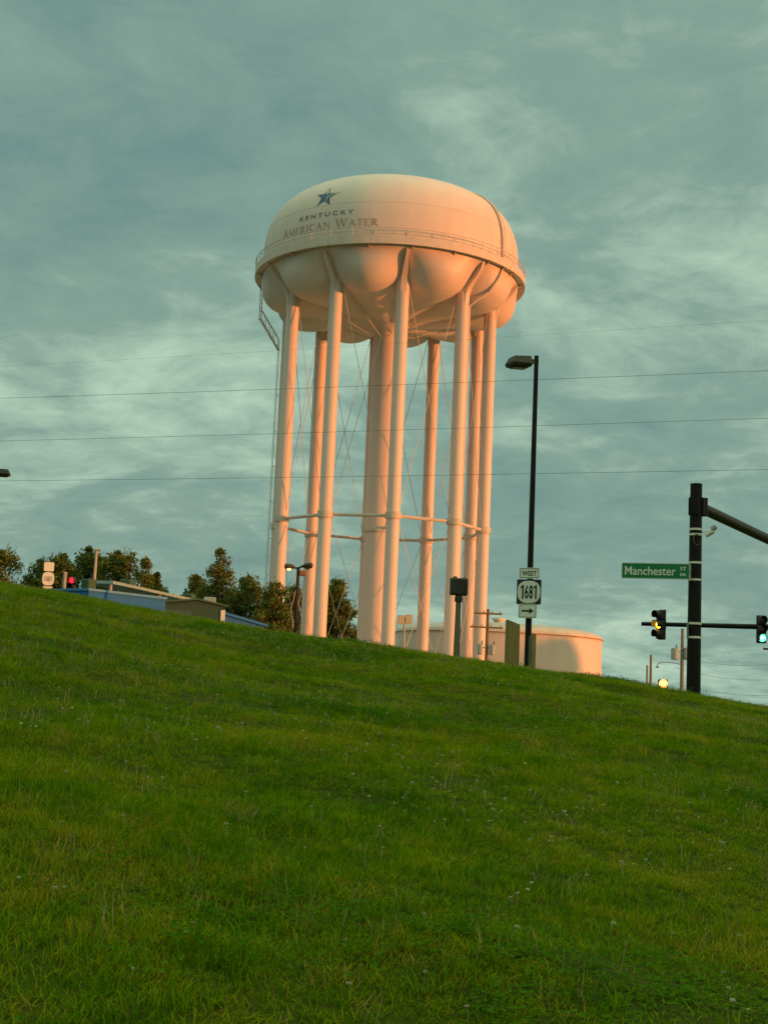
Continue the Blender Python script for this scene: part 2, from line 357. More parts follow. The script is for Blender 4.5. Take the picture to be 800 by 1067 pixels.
# ------------------------------------------------------------------ flat lettering
def text2d(body, spacing=1.0, bold=0.0):
    cu = bpy.data.curves.new('t', 'FONT'); cu.body = body; cu.space_character = spacing; cu.resolution_u = 3; cu.offset = bold
    ob = bpy.data.objects.new('t', cu); me = bpy.data.meshes.new_from_object(ob)
    V = np.array([v.co[:2] for v in me.vertices]); Fc = [tuple(p.vertices) for p in me.polygons]
    bpy.data.objects.remove(ob); bpy.data.curves.remove(cu); bpy.data.meshes.remove(me)
    mn, mx = V.min(0), V.max(0); V = (V-(mn+mx)/2)
    return V, Fc, (mx-mn)
def text_plate(mb, body, cx, cz, w, h, y, spacing=1.0, M4=None, bold=0.02):
    """text fitted into a w x h box on the plane y, facing -y"""
    V, Fc, sz = text2d(body, spacing, bold)
    P = [(cx+v[0]*w/sz[0], y, cz+v[1]*h/sz[1]) for v in V]
    if M4 is not None: P = [M4 @ Vector(p) for p in P]
    mb.add(P, Fc)
def st(x0, y0, x1, y1, w):
    d = np.array([x1-x0, y1-y0]); n = np.array([-d[1], d[0]])/np.hypot(*d)*w/2
    return [(x0+n[0], y0+n[1]), (x0-n[0], y0-n[1]), (x1-n[0], y1-n[1]), (x1+n[0], y1+n[1])]
TK, TN, SF = 0.15, 0.06, 0.05
def serif(x, y, w=0.26): return [(x-w/2, y), (x+w/2, y), (x+w/2, y+SF), (x-w/2, y+SF)]
def arc(cx, cy, rx, ry, a0, a1, w0, w1, n=10):
    out = []
    for i in range(n):
        p = []
        for a, s in ((a0+(a1-a0)*i/n, 0), (a0+(a1-a0)*(i+1)/n, 1)):
            t = math.sin((i+s)/n*PI); w = w0+(w1-w0)*t; A = rad(a)
            p += [(cx+(rx-w/2)*math.cos(A), cy+(ry-w/2)*math.sin(A)), (cx+(rx+w/2)*math.cos(A), cy+(ry+w/2)*math.sin(A))]
        out.append([p[0], p[1], p[3], p[2]])
    return out
GLYPH = {
 'A': (0.86, [st(.12,0,.42,1,TN), st(.40,1,.74,0,TK), [(.24,.32),(.60,.32),(.60,.38),(.24,.38)], serif(.12,0,.24), serif(.74,0,.28)]),
 'M': (1.08, [st(.16,0,.20,1,TN), st(.20,1,.53,.05,TK), st(.53,.05,.86,1,TN), st(.87,1,.90,0,TK), serif(.16,0,.24), serif(.90,0,.28), serif(.14,.95,.16), serif(.92,.95,.16)]),
 'E': (0.70, [st(.18,0,.18,1,TK), [(.08,0),(.62,0),(.62,TN),(.08,TN)], [(.08,1-TN),(.60,1-TN),(.60,1),(.08,1)], [(.2,.48),(.50,.48),(.50,.54),(.2,.54)], [(.58,0),(.63,0),(.63,.2),(.58,.1)], [(.56,.9),(.61,.8),(.61,1),(.56,1)]]),
 'R': (0.80, [st(.18,0,.18,1,TK), serif(.18,0), serif(.14,.95,.2)]+arc(.30,.75,.24,.23,-90,90,TN,TK)+[st(.30,.50,.70,0,TK), [(.2,.95),(.32,.95),(.32,1.0),(.2,1.0)], [(.2,.49),(.34,.49),(.34,.54),(.2,.54)], serif(.73,0,.18)]),
 'I': (0.40, [st(.20,0,.20,1,TK), serif(.20,0), serif(.20,.95)]),
 'C': (0.86, arc(.46,.5,.36,.48,50,310,TN,TK,16)+[[(.66,.78),(.72,.78),(.72,1),(.67,.93)]]),
 'N': (0.94, [st(.16,0,.16,1,TN), st(.16,1,.78,0,TK), st(.78,0,.78,1,TN), serif(.16,0,.22), serif(.14,.95,.2), serif(.78,.95,.22)]),
 'W': (1.20, [st(.10,1,.38,0,TK), st(.38,0,.60,1,TN), st(.58,1,.86,0,TK), st(.86,0,1.08,1,TN), serif(.10,.95,.26), serif(.59,.95,.22), serif(1.08,.95,.22)]),
 'T': (0.76, [st(.38,0,.38,1,TK), serif(.38,0), [(.06,1-TN),(.70,1-TN),(.70,1),(.06,1)], [(.06,.8),(.10,.9),(.10,1),(.06,1)], [(.66,.9),(.70,.8),(.70,1),(.66,1)]]),
}

# ------------------------------------------------------------------ the water tower
TC = np.array([-0.35, 116.0, 0.0]); ZR = 35.8                        # axis; height of the shell's widest line
TB = gz(TC[0], TC[1])
tower = thing('water_tower', 'huge cream water tower with bulbous lobed tank on ten round legs', 'water tower', (TC[0], TC[1], TB))
H0 = ZR-TB                                                             # local z of the widest line
RS, HS, NS = 10.95, 7.14, 3.0
def rtop(z): return RS*(1-min(1, max(0, z/HS))**NS)**(1/NS)
prof = [(RS, -0.9)]+[(RS*math.cos(t)**(2/NS), HS*math.sin(t)**(2/NS)) for t in np.linspace(0, PI/2, 40)]
prof[-1] = (0.02, HS)
prof = [(max(r, 0.02), z+H0) for r, z in prof]
shell = MB().lathe(prof, 128).build('tank_shell', M['tank_paint'], tower, 50)
seams = MB()
for z in (2.75,):
    r = rtop(z); seams.lathe([(r-.05, H0+z-.03), (r+.012, H0+z-.025), (rtop(z+.05)+.012, H0+z+.025), (r-.08, H0+z+.03)], 128, caps=False)
seams.build('weld_seam', M['seam_paint'], shell)
# lobed underside
crease = [(10.95,-.9),(10.35,-1.2),(9.75,-1.7),(9.15,-2.25),(8.65,-2.75),(7.95,-3.0),(6.9,-3.2),(5.4,-3.5),(3.5,-4.0),(1.1,-4.7)]
bulge = [(10.95,-.9),(10.98,-1.6),(10.88,-2.4),(10.55,-3.1),(9.95,-3.65),(9.15,-3.95),(8.0,-4.08),(6.4,-4.1),(4.2,-4.25),(1.1,-4.7)]
def resample(P, n):
    P = np.array(P); t = np.linspace(0, len(P)-1, n); k_ = np.arange(len(P))
    out = []
    for c in range(2):
        v = np.interp(t, k_, P[:, c])
        for _ in range(2): v[1:-1] = (v[:-2]+2*v[1:-1]+v[2:])/4
        out.append(v)
    return np.stack(out, 1)
NR, NA = 40, 20
cr, bu = resample(crease, NR), resample(bulge, NR)
PH = [rad(7+36*k) for k in range(10)]
def pol(r, a, z): return (r*math.sin(a), -r*math.cos(a), z)
vs = []; fs = []; nt_ = 10*NA
for i in range(NR):
    for k in range(10):
        for j in range(NA):
            u = 2*j/NA-1 if True else 0
            w = (1-abs(u)**2.0); r, z = cr[i]*(1-w)+bu[i]*w
            vs.append(pol(r, PH[k]+rad(36)*j/NA, H0+z))
for i in range(NR-1):
    for q in range(nt_): l = (q+1) % nt_; fs.append((i*nt_+q, (i+1)*nt_+q, (i+1)*nt_+l, i*nt_+l))
fs.append(tuple(range((NR-1)*nt_, NR*nt_)))
MB().add(vs, fs).build('tank_underside', M['tank_paint'], tower, 22)
# walkway round the widest line
zf = H0-0.68; RW = 11.52
MB().lathe([(RS-.02, zf-.10), (RW, zf-.10), (RW+.03, zf-.22), (RW+.03, zf+.44), (RW, zf+.46), (RW-.02, zf), (RS-.02, zf)], 120, caps=False).build('walkway', M['rail_paint'], tower, 20)
rl = MB()
def ring(mb, R, z, r, seg=120):
    mb.tube([pol(R, 2*PI*k/seg, z) for k in range(seg+1)], r, 6, False)
ring(rl, RW, zf+1.08, .035); ring(rl, RW, zf+.78, .028)
for k in range(40): rl.tube([pol(RW, 2*PI*(k+.3)/40, zf+.4), pol(RW, 2*PI*(k+.3)/40, zf+1.08)], .03, 6)
rl.build('handrail', M['rail_paint'], tower)
for k in range(20):
    a = 2*PI*(k+.5)/20; b = MB()
    b.add([pol(RS-.05, a-.004, zf-.11), pol(RW-.1, a-.004, zf-.11), pol(RS-.05, a-.004, zf-.42), pol(RS-.05, a+.004, zf-.11), pol(RW-.1, a+.004, zf-.11), pol(RS-.05, a+.004, zf-.42)],
          [(0,1,2),(5,4,3),(0,3,4,1),(1,4,5,2),(2,5,3,0)])
    b.build('walkway_bracket', M['rail_paint'], tower, 20)
# riser pipe
riser = MB().lathe([(1.45, 0), (1.45, .5), (1.24, .9), (1.20, 2), (1.20, H0-5.2), (1.55, H0-4.75), (1.9, H0-4.5)], 40).build('riser', M['leg_paint'], tower, 30)
MB().lathe([(1.2, 13.95), (1.30, 13.97), (1.30, 14.13), (1.2, 14.15)], 40, caps=False).build('flange', M['rod_paint'], riser, 20)
# legs
LR, LT = 8.75, 0.53
ZTOP = H0-2.55; ZS = 14.35
leg_objs = []
for k, a in enumerate(PH):
    x_, y_ = LR*math.sin(a), -LR*math.cos(a)
    lg = MB().lathe([(.85, -.2), (.85, .25), (LT+.03, .32), (LT, .6), (LT, ZTOP-.4), (LT*.96, ZTOP-.05), (LT*.8, ZTOP+.18), (LT*.45, ZTOP+.34), (.05, ZTOP+.4)], 28, (x_, y_, 0)).build('leg', M['leg_paint'], tower, 40)
    # curved bracket from the leg's head out to the widest line
    oc = [(9.27, H0-4.0, .44), (9.31, H0-3.3, .45), (9.55, H0-2.8, .43), (9.98, H0-2.35, .38), (10.5, H0-1.85, .31), (10.84, H0-1.35, .24), (10.97, H0-.86, .19)]
    vs = []
    for r, z, w in oc:
        for dr, ww in ((0, w), (.0, -w), (-1.0, -w*.9), (-1.0, w*.9)):
            c = np.array(pol(r+dr, a, z)); tng = np.array([math.cos(a), math.sin(a), 0])
            vs.append(tuple(c+tng*ww*(0.5 if dr == 0 else 1)))
    fs = []
    for i in range(len(oc)-1):
        for q in range(4): l = (q+1) % 4; fs.append((i*4+q, i*4+l, i*4+4+l, i*4+4+q))
    fs += [(3,2,1,0), tuple(range((len(oc)-1)*4, len(oc)*4))]
    MB().add(vs, fs).build('leg_bracket', M['leg_paint'], lg, 60)
    MB().lathe([(LT+.002, ZS-.28), (LT+.10, ZS-.25), (LT+.10, ZS+.25), (LT+.002, ZS+.28)], 24, (x_, y_, 0), caps=False).build('collar', M['rod_paint'], lg, 20)
    leg_objs.append(lg)
for k in range(10):
    a, b = PH[k], PH[(k+1) % 10]
    A = Vector(pol(LR, a, 0)); B = Vector(pol(LR, b, 0)); e = (B-A).normalized()
    z = lambda q, h: q+Vector((0, 0, h))
    MB().tube([z(A+e*.5, ZS), z(B-e*.5, ZS)], .135, 10).build('strut', M['rod_paint'], tower)
    for (z0, z1) in ((ZS+.3, ZTOP-.5), (.9, ZS-.3)):
        for P, Q, s in ((A, B, 1), (B, A, -1)):
            MB().tube([z(P+e*s*.45, z0), z(Q-e*s*.45, z1)], .027, 6).build('tie_rod', M['rod_paint'], tower)
    MB().tube([pol(1.15, a, H0-5.6), pol(LR-.5, a, ZTOP-.15)], .027, 6).build('radial_rod', M['rod_paint'], tower)
# overflow pipe: up over the shell, down under the walkway and down beside the leg
ap = rad(43+12.5)
pp = [pol(rtop(z)+.10, ap, H0+z) for z in np.linspace(6.9, 0, 16)]+[pol(RS+.12, ap, H0-.9)]
op = MB(); op.tube(pp, .10, 8)
for dz in (-.10, .10):
    op.tube([pol(rtop(z)+.16, ap+dz*.13+.02, H0+z) for z in np.linspace(6.9, 0, 16)], .025, 5)
op.build('shell_pipe', M['rail_paint'], tower)
ap2 = rad(43+4.3)
MB().tube([pol(RS+.10, ap, H0-.9), pol(RS+.02, ap-.03, H0-1.7), pol(10.4, ap-.07, H0-2.9), pol(9.6, ap2+.03, H0-3.5), pol(8.9, ap2, H0-4.1), pol(8.8, ap2, 1)], .11, 8).build('overflow_pipe', M['leg_paint'], tower)
# access ladder on the left hand leg, gangway up to the walkway
al = rad(259); rad_l = LR+LT+.28
lad = MB()
tng = Vector((math.cos(al), math.sin(al), 0))
base = Vector(pol(rad_l, al, 0))
for s in (-.22, .22): lad.tube([base+tng*s+Vector((0, 0, 3)), base+tng*s+Vector((0, 0, H0-5.6))], .028, 6)
for q in range(int((H0-9)/.36)): lad.tube([base-tng*.22+Vector((0, 0, 3.2+q*.36)), base+tng*.22+Vector((0, 0, 3.2+q*.36))], .014, 4, False)
for q in range(8): lad.tube([base+Vector((0, 0, 4+q*3.1)), Vector(pol(LR, al, 4+q*3.1))], .03, 5, False)
lad.build('ladder', M['rod_paint'], tower)
gw = MB(); ag = rad(259); lo = Vector(pol(rad_l+.05, ag, H0-6.4)); mid = Vector(pol(11.35, ag, H0-3.7)); hi = Vector(pol(11.4, ag, H0-.8))
for s in (-.3, .3):
    o_ = tng*s
    gw.tube([lo+o_, mid+o_, hi+o_], .045, 6); gw.tube([lo+o_+Vector((0, 0, .95)), mid+o_+Vector((0, 0, .95))], .032, 6)
    for t in (0, .25, .5, .75, 1): p_ = lo.lerp(mid, t)+o_; gw.tube([p_, p_+Vector((0, 0, .95))], .025, 5)
for q in range(13):
    p_ = lo.lerp(mid, q/12); gw.box((0, 0, 0), (.62, .2, .04), M4=Matrix.Translation(p_) @ Matrix.Rotation(al, 4, 'Z'))
for q in range(8): p_ = mid.lerp(hi, q/8); gw.tube([p_-tng*.3, p_+tng*.3], .02, 5)
gw.build('gangway', M['rod_paint'], tower)
# emblem and lettering follow the shell
zt = np.linspace(0, HS*.985, 400); rt = np.array([rtop(z) for z in zt]); sl = np.concatenate([[0], np.cumsum(np.hypot(np.diff(zt), np.diff(rt)))])
def on_shell(u, v, phi0, s0, off=.02):
    z = np.interp(s0+v, sl, zt); r = np.interp(s0+v, sl, rt); rc = np.interp(s0, sl, rt)
    a = phi0+u/rc
    dz = np.interp(s0+v+.05, sl, zt)-z; dr = np.interp(s0+v+.05, sl, rt)-r; l = math.hypot(dz, dr) or 1
    return pol(r+off*dz/l, a, H0+z-off*dr/l)
def word(s, heights, h, total, gap):
    """serif capitals, first letter of each word taller"""
    out = []; x = 0; wi = 0
    for ch, k_ in zip(s, heights):
        if ch == ' ': x += gap; wi += 1; continue
        w, polys = GLYPH[ch]
        for p_ in polys: out.append((wi, [(x+q[0]*k_, q[1]*k_) for q in p_]))
        x += w*k_+.06
    f_ = total/x
    return [(w_, [((q[0]-x/2)*f_, q[1]*h) for q in p_]) for w_, p_ in out]
def s_at(z): return float(np.interp(z, zt, sl))
LET = dict(PHI=rad(-29.7), ZA=0.72, HA=.62, WA=9.3, ZK=1.74, HK=.38, WK=5.1, ZST=3.55, RST=1.06)
aw = {0: MB(), 1: MB()}
for w_, p_ in word('AMERICAN WATER', [1.12]+[.9]*7+[0]+[1.12]+[.9]*4, LET['HA'], LET['WA'], .42):
    aw[w_].add([on_shell(q[0], q[1], LET['PHI'], s_at(LET['ZA'])) for q in p_], [tuple(range(len(p_)))])
for q_ in aw.values(): q_.build('lettering', M['letter_maroon'], tower, 0)
V, Fc, sz = text2d('KENTUCKY', 1.45, .015)
MB().add([on_shell(v[0]*LET['WK']/sz[0], v[1]*LET['HK']/sz[1]+LET['HK']/2, LET['PHI'], s_at(LET['ZK'])) for v in V], Fc).build('lettering', M['letter_grey'], tower, 0)
star = []
for k in range(10):
    a = rad(90+36*k-4); r = LET['RST']*(1 if k % 2 == 0 else .40); star.append((r*math.cos(a), r*math.sin(a)))
sm = MB()
c_ = on_shell(0, 0, LET['PHI']-.02, s_at(LET['ZST']))
sv = [on_shell(q[0], q[1], LET['PHI']-.02, s_at(LET['ZST'])) for q in star]
sm.add([c_]+sv, [(0, 1+i, 1+(i+1) % 10) for i in range(10)])
em = sm.build('star_emblem', M['star_blue'], tower, 0)
sw = MB()
up = [(.16, -.50), (.10, -.22), (.16, .0), (.35, .10), (.80, .20), (1.25, .34)]; dn = [(.22, -.55), (.20, -.25), (.28, -.06), (.48, .04), (.85, .12), (1.35, .34)]
for i in range(5): sw.add([on_shell(*q, LET['PHI']-.02, s_at(LET['ZST']), .035) for q in (up[i], dn[i], dn[i+1], up[i+1])], [(0, 1, 2, 3)])
sw.build('swoosh', M['swoosh'], em, 0)

# unseen pale ground added under tower and tank to bounce light onto the underside
M['bounce_gravel'] = mat('bounce_gravel', (0.40, 0.33, 0.24), 0.95, 0.25, 12, coords='Object', bump=0.4)
gx, gy = np.meshgrid(np.linspace(-46, 52, 60), np.linspace(78, 186, 60)); gzz = gnd(gx, gy)+.03
gi, gj = np.meshgrid(np.arange(59), np.arange(59)); gk = (gj*60+gi).reshape(-1)
tag(MB().add(np.stack([gx, gy, gzz], 2).reshape(-1, 3).tolist(), np.stack([gk, gk+1, gk+61, gk+60], 1).tolist()).build('bounce_yard', M['bounce_gravel'], None), kind='structure')
# ------------------------------------------------------------------ ground storage tank behind the tower
D = 152.0; c = at(517.5, 700, D); RT = 106.8*D/FPX; b = gz(c[0], D)
stank = thing('storage_tank', 'low wide cream ground storage tank behind the tower legs', 'storage tank', (c[0], D, b))
zt_ = at(517.5, 663, D)[2]-b
MB().lathe([(RT, 0), (RT, zt_-.18), (RT+.10, zt_-.16), (RT+.10, zt_), (RT-.02, zt_+.02)], 96, caps=False).build('tank_wall', M['tank_paint'], stank, 30)
MB().lathe([(RT-.03, zt_+.015)]+[(RT*math.cos(t), zt_+1.35*math.sin(t)**.8) for t in np.linspace(.12, PI/2-.02, 14)], 96).build('tank_roof', M['seam_paint'], stank, 40)
MB().lathe([(.5, zt_+1.2), (.5, zt_+1.7), (.75, zt_+1.72), (.75, zt_+1.95), (.1, zt_+2.1)], 20).build('roof_vent', M['rail_paint'], stank)
MB().lathe([(RT+.101, zt_-.13), (RT+.125, zt_-.12), (RT+.125, zt_-.03), (RT+.101, zt_-.02)], 96, caps=False).build('rim_band', M['rust_lit_orange'], stank)
ld = MB(); a_ = rad(20)
for s in (-.22, .22): ld.tube([(RT+.25, s, 0.2), (RT+.25, s, zt_+.9)], .03, 6)
for q in range(20): ld.tube([(RT+.25, -.22, .4+q*.36), (RT+.25, .22, .4+q*.36)], .015, 4)
lo_ = ld.build('ladder', M['rail_paint'], stank); lo_.rotation_euler = (0, 0, a_)

# ------------------------------------------------------------------ street lamp with the route signs
def on_ground(px, py, d): p_ = at(px, py, d); return np.array([p_[0], d, gz(p_[0], d)])
D = 34.0; B = on_ground(549.5, 680, D); topz = at(560, 371, D)[2]-B[2]
lamp = thing('street_lamp', 'tall dark street lamp with one box head, carrying the route signs', 'street lamp', B)
MB().tube([(0, 0, -.1), (0, 0, topz)], [.105, .07], 4, phase=PI/4).build('pole', M['black_pole'], lamp, 20)
MB().box((0, 0, .02), (.34, .34, .05)).build('base_plate', M['black_pole'], lamp, 20)
def lamp_head(parent, z, length=.58, yaw=0.0, lit=None, depth=.42, reach=.12):
    hd = MB(); Mx = Matrix.Rotation(yaw, 4, 'Z')
    o0 = reach
    lo4 = [(-o0-.04, -depth/2+.05, z-.20), (-o0-.04, depth/2-.05, z-.20), (-o0-length+.03, depth/2-.03, z-.22), (-o0-length+.03, -depth/2+.03, z-.22)]
    mi4 = [(-o0, -depth/2, z-.12), (-o0, depth/2, z-.12), (-o0-length, depth/2, z-.14), (-o0-length, -depth/2, z-.14)]
    up4 = [(-o0-.03, -depth/2+.07, z+.08), (-o0-.03, depth/2-.07, z+.08), (-o0-length+.08, depth/2-.06, z+.03), (-o0-length+.08, -depth/2+.06, z+.03)]
    P = [Mx @ Vector(q) for q in lo4+mi4+up4]; fs = [(0,1,2,3)[::1], (11,10,9,8)]
    for l in (0, 4):
        for i in range(4): j = (i+1) % 4; fs.append((l+i, l+4+i, l+4+j, l+j))
    h = hd.add(P, fs).build('lamp_head', M['housing_hl'], parent, 20)
    MB().box((0, 0, 0), (reach+.1, .07, .09), M4=Mx @ Matrix.Translation((-reach/2, 0, z-.01))).build('bracket_arm', M['housing_hl'], parent, 20)
    q = [(-o0-.10, -depth/2+.09, z-.207), (-o0-.10, depth/2-.09, z-.207), (-o0-length+.09, depth/2-.07, z-.226), (-o0-length+.09, -depth/2+.07, z-.226)]
    q2 = [(a_, b_*.8, c_-.03) for a_, b_, c_ in q]
    P = [Mx @ Vector(w) for w in q+q2]
    MB().add(P, [(0,1,2,3), (7,6,5,4)]+[(i, i+4, (i+1) % 4+4, (i+1) % 4) for i in range(4)]).build('lens', lit or M['lens_panel'], h, 20)
lamp_head(lamp, topz-.14, .56, rad(22), depth=.46, reach=.20)

def sign_plate(mb, w, h, cx, cz, r=.04, y0=0.0, t=.006):
    P = []
    for sx, sz_, a0 in ((1, 1, 0), (-1, 1, 90), (-1, -1, 180), (1, -1, 270)):
        for k_ in range(5):
            a = rad(a0+22.5*k_); P.append((cx+sx*(w/2-r)+r*math.cos(a), cz+sz_*(h/2-r)+r*math.sin(a)))
    return mb.prism(P, y0, y0+t)
def ellipse_plate(mb, rx, rz, cx, cz, y0, t, e=2.6, n=40):
    P = []
    for k_ in range(n):
        a = 2*PI*k_/n; c_, s_ = math.cos(a), math.sin(a)
        P.append((cx+rx*math.copysign(abs(c_)**(2/e), c_), cz+rz*math.copysign(abs(s_)**(2/e), s_)))
    return mb.prism(P, y0, y0+t)
def back_bracket(root, h): MB().box((0, .035, 0), (.05, .05, h*.5)).build('bracket', M['galv'], root, 20)
RZ = rad(-20)
def plate_loc(px, py, d, base): # on the near face of the pole at that height
    p_ = at(px, py, d); return (base[0]+.0, base[1]-.17, p_[2])
def frame_line(mb, w, h, r, t, y):
    """a printed border: four bars just proud of the plate"""
    for cx, cz, bw, bh in ((0, h/2-r, w-2*r, t), (0, -h/2+r, w-2*r, t), (-w/2+r, 0, t, h-2*r-t), (w/2-r, 0, t, h-2*r-t)):
        mb.add([(cx-bw/2, y, cz-bh/2), (cx+bw/2, y, cz-bh/2), (cx+bw/2, y, cz+bh/2), (cx-bw/2, y, cz+bh/2)], [(0, 1, 2, 3)])
def west_sign(loc, label, group, text='WEST', s=1.0):
    w = thing('direction_plate', label, 'sign', loc, RZ, group)
    sign_plate(MB(), .50*s, .265*s, 0, 0).build('plate', M['sign_white'], w, 20)
    if text:
        tx = MB(); text_plate(tx, text, 0, -.005, .36*s, .125*s, -.003)
        frame_line(tx, .50*s, .265*s, .022, .011, -.003); tx.build('lettering', M['sign_black'], w, 0)
    back_bracket(w, .265*s); return w
def route_sign(loc, label, group, w_=.61):
    w = thing('route_marker', label, 'sign', loc, RZ, group)
    sign_plate(MB(), w_, .61, 0, 0, .035).build('plate', M['sign_black'], w, 20)
    ellipse_plate(MB(), w_/2-.022, .272, 0, 0, -.004, .0035).build('oval', M['sign_white'], w, 20)
    tx = MB(); text_plate(tx, '68', 0, 0, w_*.33, .335, -.007, 1.12, bold=.025)
    for sx_ in (-1, 1):
        x1 = sx_*w_*.265+.012; tx.add([(x1-.02, -.007, -.1675), (x1+.02, -.007, -.1675), (x1+.02, -.007, .1675), (x1-.012, -.007, .1675), (x1-.06, -.007, .115), (x1-.06, -.007, .075), (x1-.02, -.007, .105)], [(0, 1, 2, 3, 4, 5, 6)]); tx.build('lettering', M['sign_black'], w, 0)
    back_bracket(w, .61); return w
def arrow_sign(loc, label, group, arrow=True):
    w = thing('arrow_plate', label, 'sign', loc, RZ, group)
    sign_plate(MB(), .45, .345, 0, 0).build('plate', M['sign_white'], w, 20)
    tx = MB()
    if arrow:
        tx.add([(-.15, -.003, -.022), (.04, -.003, -.022), (.04, -.003, -.07), (.155, -.003, 0), (.04, -.003, .07), (.04, -.003, .022), (-.15, -.003, .022)], [(0, 1, 2, 3, 4, 5, 6)])
    frame_line(tx, .45, .345, .022, .011, -.003); tx.build('arrow', M['sign_black'], w, 0)
    back_bracket(w, .345); return w
zc = [at(550, 597.8, D)[2], at(550, 617.3, D)[2], at(549, 637, D)[2]]
xo = [at(550.5, 598, D)[0], at(550, 617, D)[0], at(548.6, 637, D)[0]]
west_sign((xo[0], B[1]-.17, zc[0]), 'small white WEST plate topmost on the dark lamp post', 'route signs on the lamp post')
route_sign((xo[1], B[1]-.17, zc[1]), 'black square sign with white oval reading 1681', 'route signs on the lamp post')
arrow_sign((xo[2], B[1]-.17, zc[2]), 'white plate with black right-pointing arrow under the 1681 sign', 'route signs on the lamp post')

# wooden posts
def wood_post(px, ptop, w, t, d, label, slope, rz):
    g = on_ground(px, 685, d); h = at(px, ptop, d)[2]-g[2]
    r = thing('wooden_post', label, 'post', g, rz, 'weathered timber posts on the crest')
    mb = MB(); P = [(-w/2, -.3), (w/2, -.3), (w/2, h-slope), (w/2-.02, h-slope+.015), (-w/2+.02, h), (-w/2, h-.015)]
    mb.prism(P, -t/2, t/2); mb.build('board', M['wood_post'], r, 20)
    return r, h
r, h = wood_post(533, 646, .325, .12, 33.2, 'wide olive brown timber board post on the crest beside the lamp post', .11, rad(12))
r, h = wood_post(555, 660.5, .10, .10, 33.0, 'narrow split timber post standing against the dark lamp post', .02, rad(12))
MB().prism([(-.10, -.3), (-.055, -.3), (-.055, h-.05), (-.10, h-.08)], -.05, .05).build('batten', M['greypost'], r, 20)

# pedestrian signal seen from behind
D = 33.6; g = on_ground(475.5, 680, D); zb = at(479, 620.5, D)[2]-g[2]
ped = thing('pedestrian_signal', 'black boxed pedestrian signal seen from behind on a grey post', 'signal', g)
MB().tube([(0, 0, -.1), (0, 0, zb-.07)], [.086, .064], 14).build('post', M['greypost'], ped)
MB().tube([(0, 0, zb-.16), (0, 0, zb-.05), (0, 0, zb+.02)], [.095, .095, .07], 14).build('collar', M['housing'], ped)
MB().cbox((0, 0, zb+.21), (.42, .20, .42), .03, rad(6)).build('housing', M['housing_hl'], ped, 20)
bp = MB()
for q in range(4): bp.box((-.15+.1*q, -.105, zb+.21), (.025, .02, .34), 0)
bp.box((-.10, 0, zb+.435), (.09, .12, .04)); bp.box((.12, 0, zb+.425), (.07, .1, .025)); bp.build('back_ribs', M['housing'], ped, 20)
vz = MB(); vz.box((0, .16, zb+.42), (.42, .16, .012)); vz.box((-.205, .16, zb+.22), (.012, .16, .38)); vz.box((.205, .16, zb+.22), (.012, .16, .38)); vz.build('visor', M['housing'], ped, 20)

# ------------------------------------------------------------------ the big black signal mast
D = 40.0; MBs = on_ground(722, 718, D); hp = at(725.5, 505, D)[2]-MBs[2]; mx_, my_ = MBs[0], D
mast = thing('signal_mast', 'thick black signal mast carrying the green street sign', 'signal mast', MBs)
MB().tube([(0, 0, -.1), (0, 0, hp)], [.205, .170], 24).build('pole', M['black_pole'], mast)
MB().lathe([(.171, hp-.02), (.173, hp), (.173, hp+.02), (.1, hp+.035), (.02, hp+.04)], 24).build('cap', M['black_pole'], mast)
MB().lathe([(.34, -.05), (.34, .04), (.24, .06), (.22, .3)], 20).build('base_flange', M['black_pole'], mast)
z1 = at(735, 528, D)[2]-MBs[2]
adir = Vector((5.15, 8.0, -.26)).normalized(); fl = MB(); az_ = math.atan2(adir.x, adir.y)
Rf = Matrix.Rotation(-az_, 4, 'Z')
fl.box((0, 0, 0), (.50, .10, .54), M4=Matrix.Translation((0, 0, z1)) @ Rf @ Matrix.Translation((0, .24, 0)))
fl.box((0, 0, 0), (.46, .24, .50), M4=Matrix.Translation((0, 0, z1)) @ Rf @ Matrix.Translation((0, .12, 0)))
fl.box((0, 0, 0), (.26, .10, .50), M4=Matrix.Translation((0, 0, z1)) @ Rf @ Matrix.Translation((0, -.16, 0)))
fl.build('clamp', M['black_pole'], mast, 20)
a0 = Vector((0, 0, z1+.02))+Vector((adir.x, adir.y, 0))*.27
MB().tube([a0, a0+adir*4, a0+adir*9, a0+adir*14], [.165, .162, .158, .145], 20).build('mast_arm', M['bronze'], mast)
def pole_r(z): return .205+(.170-.205)*z/hp
def strap(root, z, base, off):
    r = pole_r(z+off[2]-MBs[2]); v = Matrix.Rotation(-root.rotation_euler.z, 4, 'Z') @ Vector((base[0]-off[0], base[1]-off[1], 0)); MB().lathe([(r+.001, -.032), (r+.012, -.03), (r+.012, .03), (r+.001, .032)], 24, (v.x, v.y, z), caps=False).build('strap', M['strap'], root)
# street name sign
sc_ = at(681.8, 595.3, D); wS, hS = 1.93, .46
so = (sc_[0], D-.10, sc_[2])
ss = thing('street_name_sign', 'green Manchester street name sign on the thick black mast', 'sign', so, rad(-15))
sign_plate(MB(), wS, hS, 0, 0, .03).build('plate', M['sign_green'], ss, 20)
tx = MB(); text_plate(tx, 'Manchester', -.15, .0, 1.44, .25, -.008, bold=.012); tx.build('lettering', M['sign_white'], ss, 0)
tx = MB(); text_plate(tx, 'ST', .78, .08, .17, .10, -.008); tx.build('suffix', M['sign_white'], ss, 0)
tx = MB(); text_plate(tx, 'DR', .78, -.09, .17, .085, -.008); tx.build('suffix', M['sign_white'], ss, 0)
bd = MB(); frame_line(bd, wS, hS, .012, .014, -.006); bd.build('border', M['sign_white'], ss, 0)
for py in (586.5, 604.3): strap(ss, at(723, py, D)[2]-so[2], (mx_, my_), so)
MB().box((.97, .06, 0), (.06, .03, .40)).build('bracket', M['galv'], ss, 20)
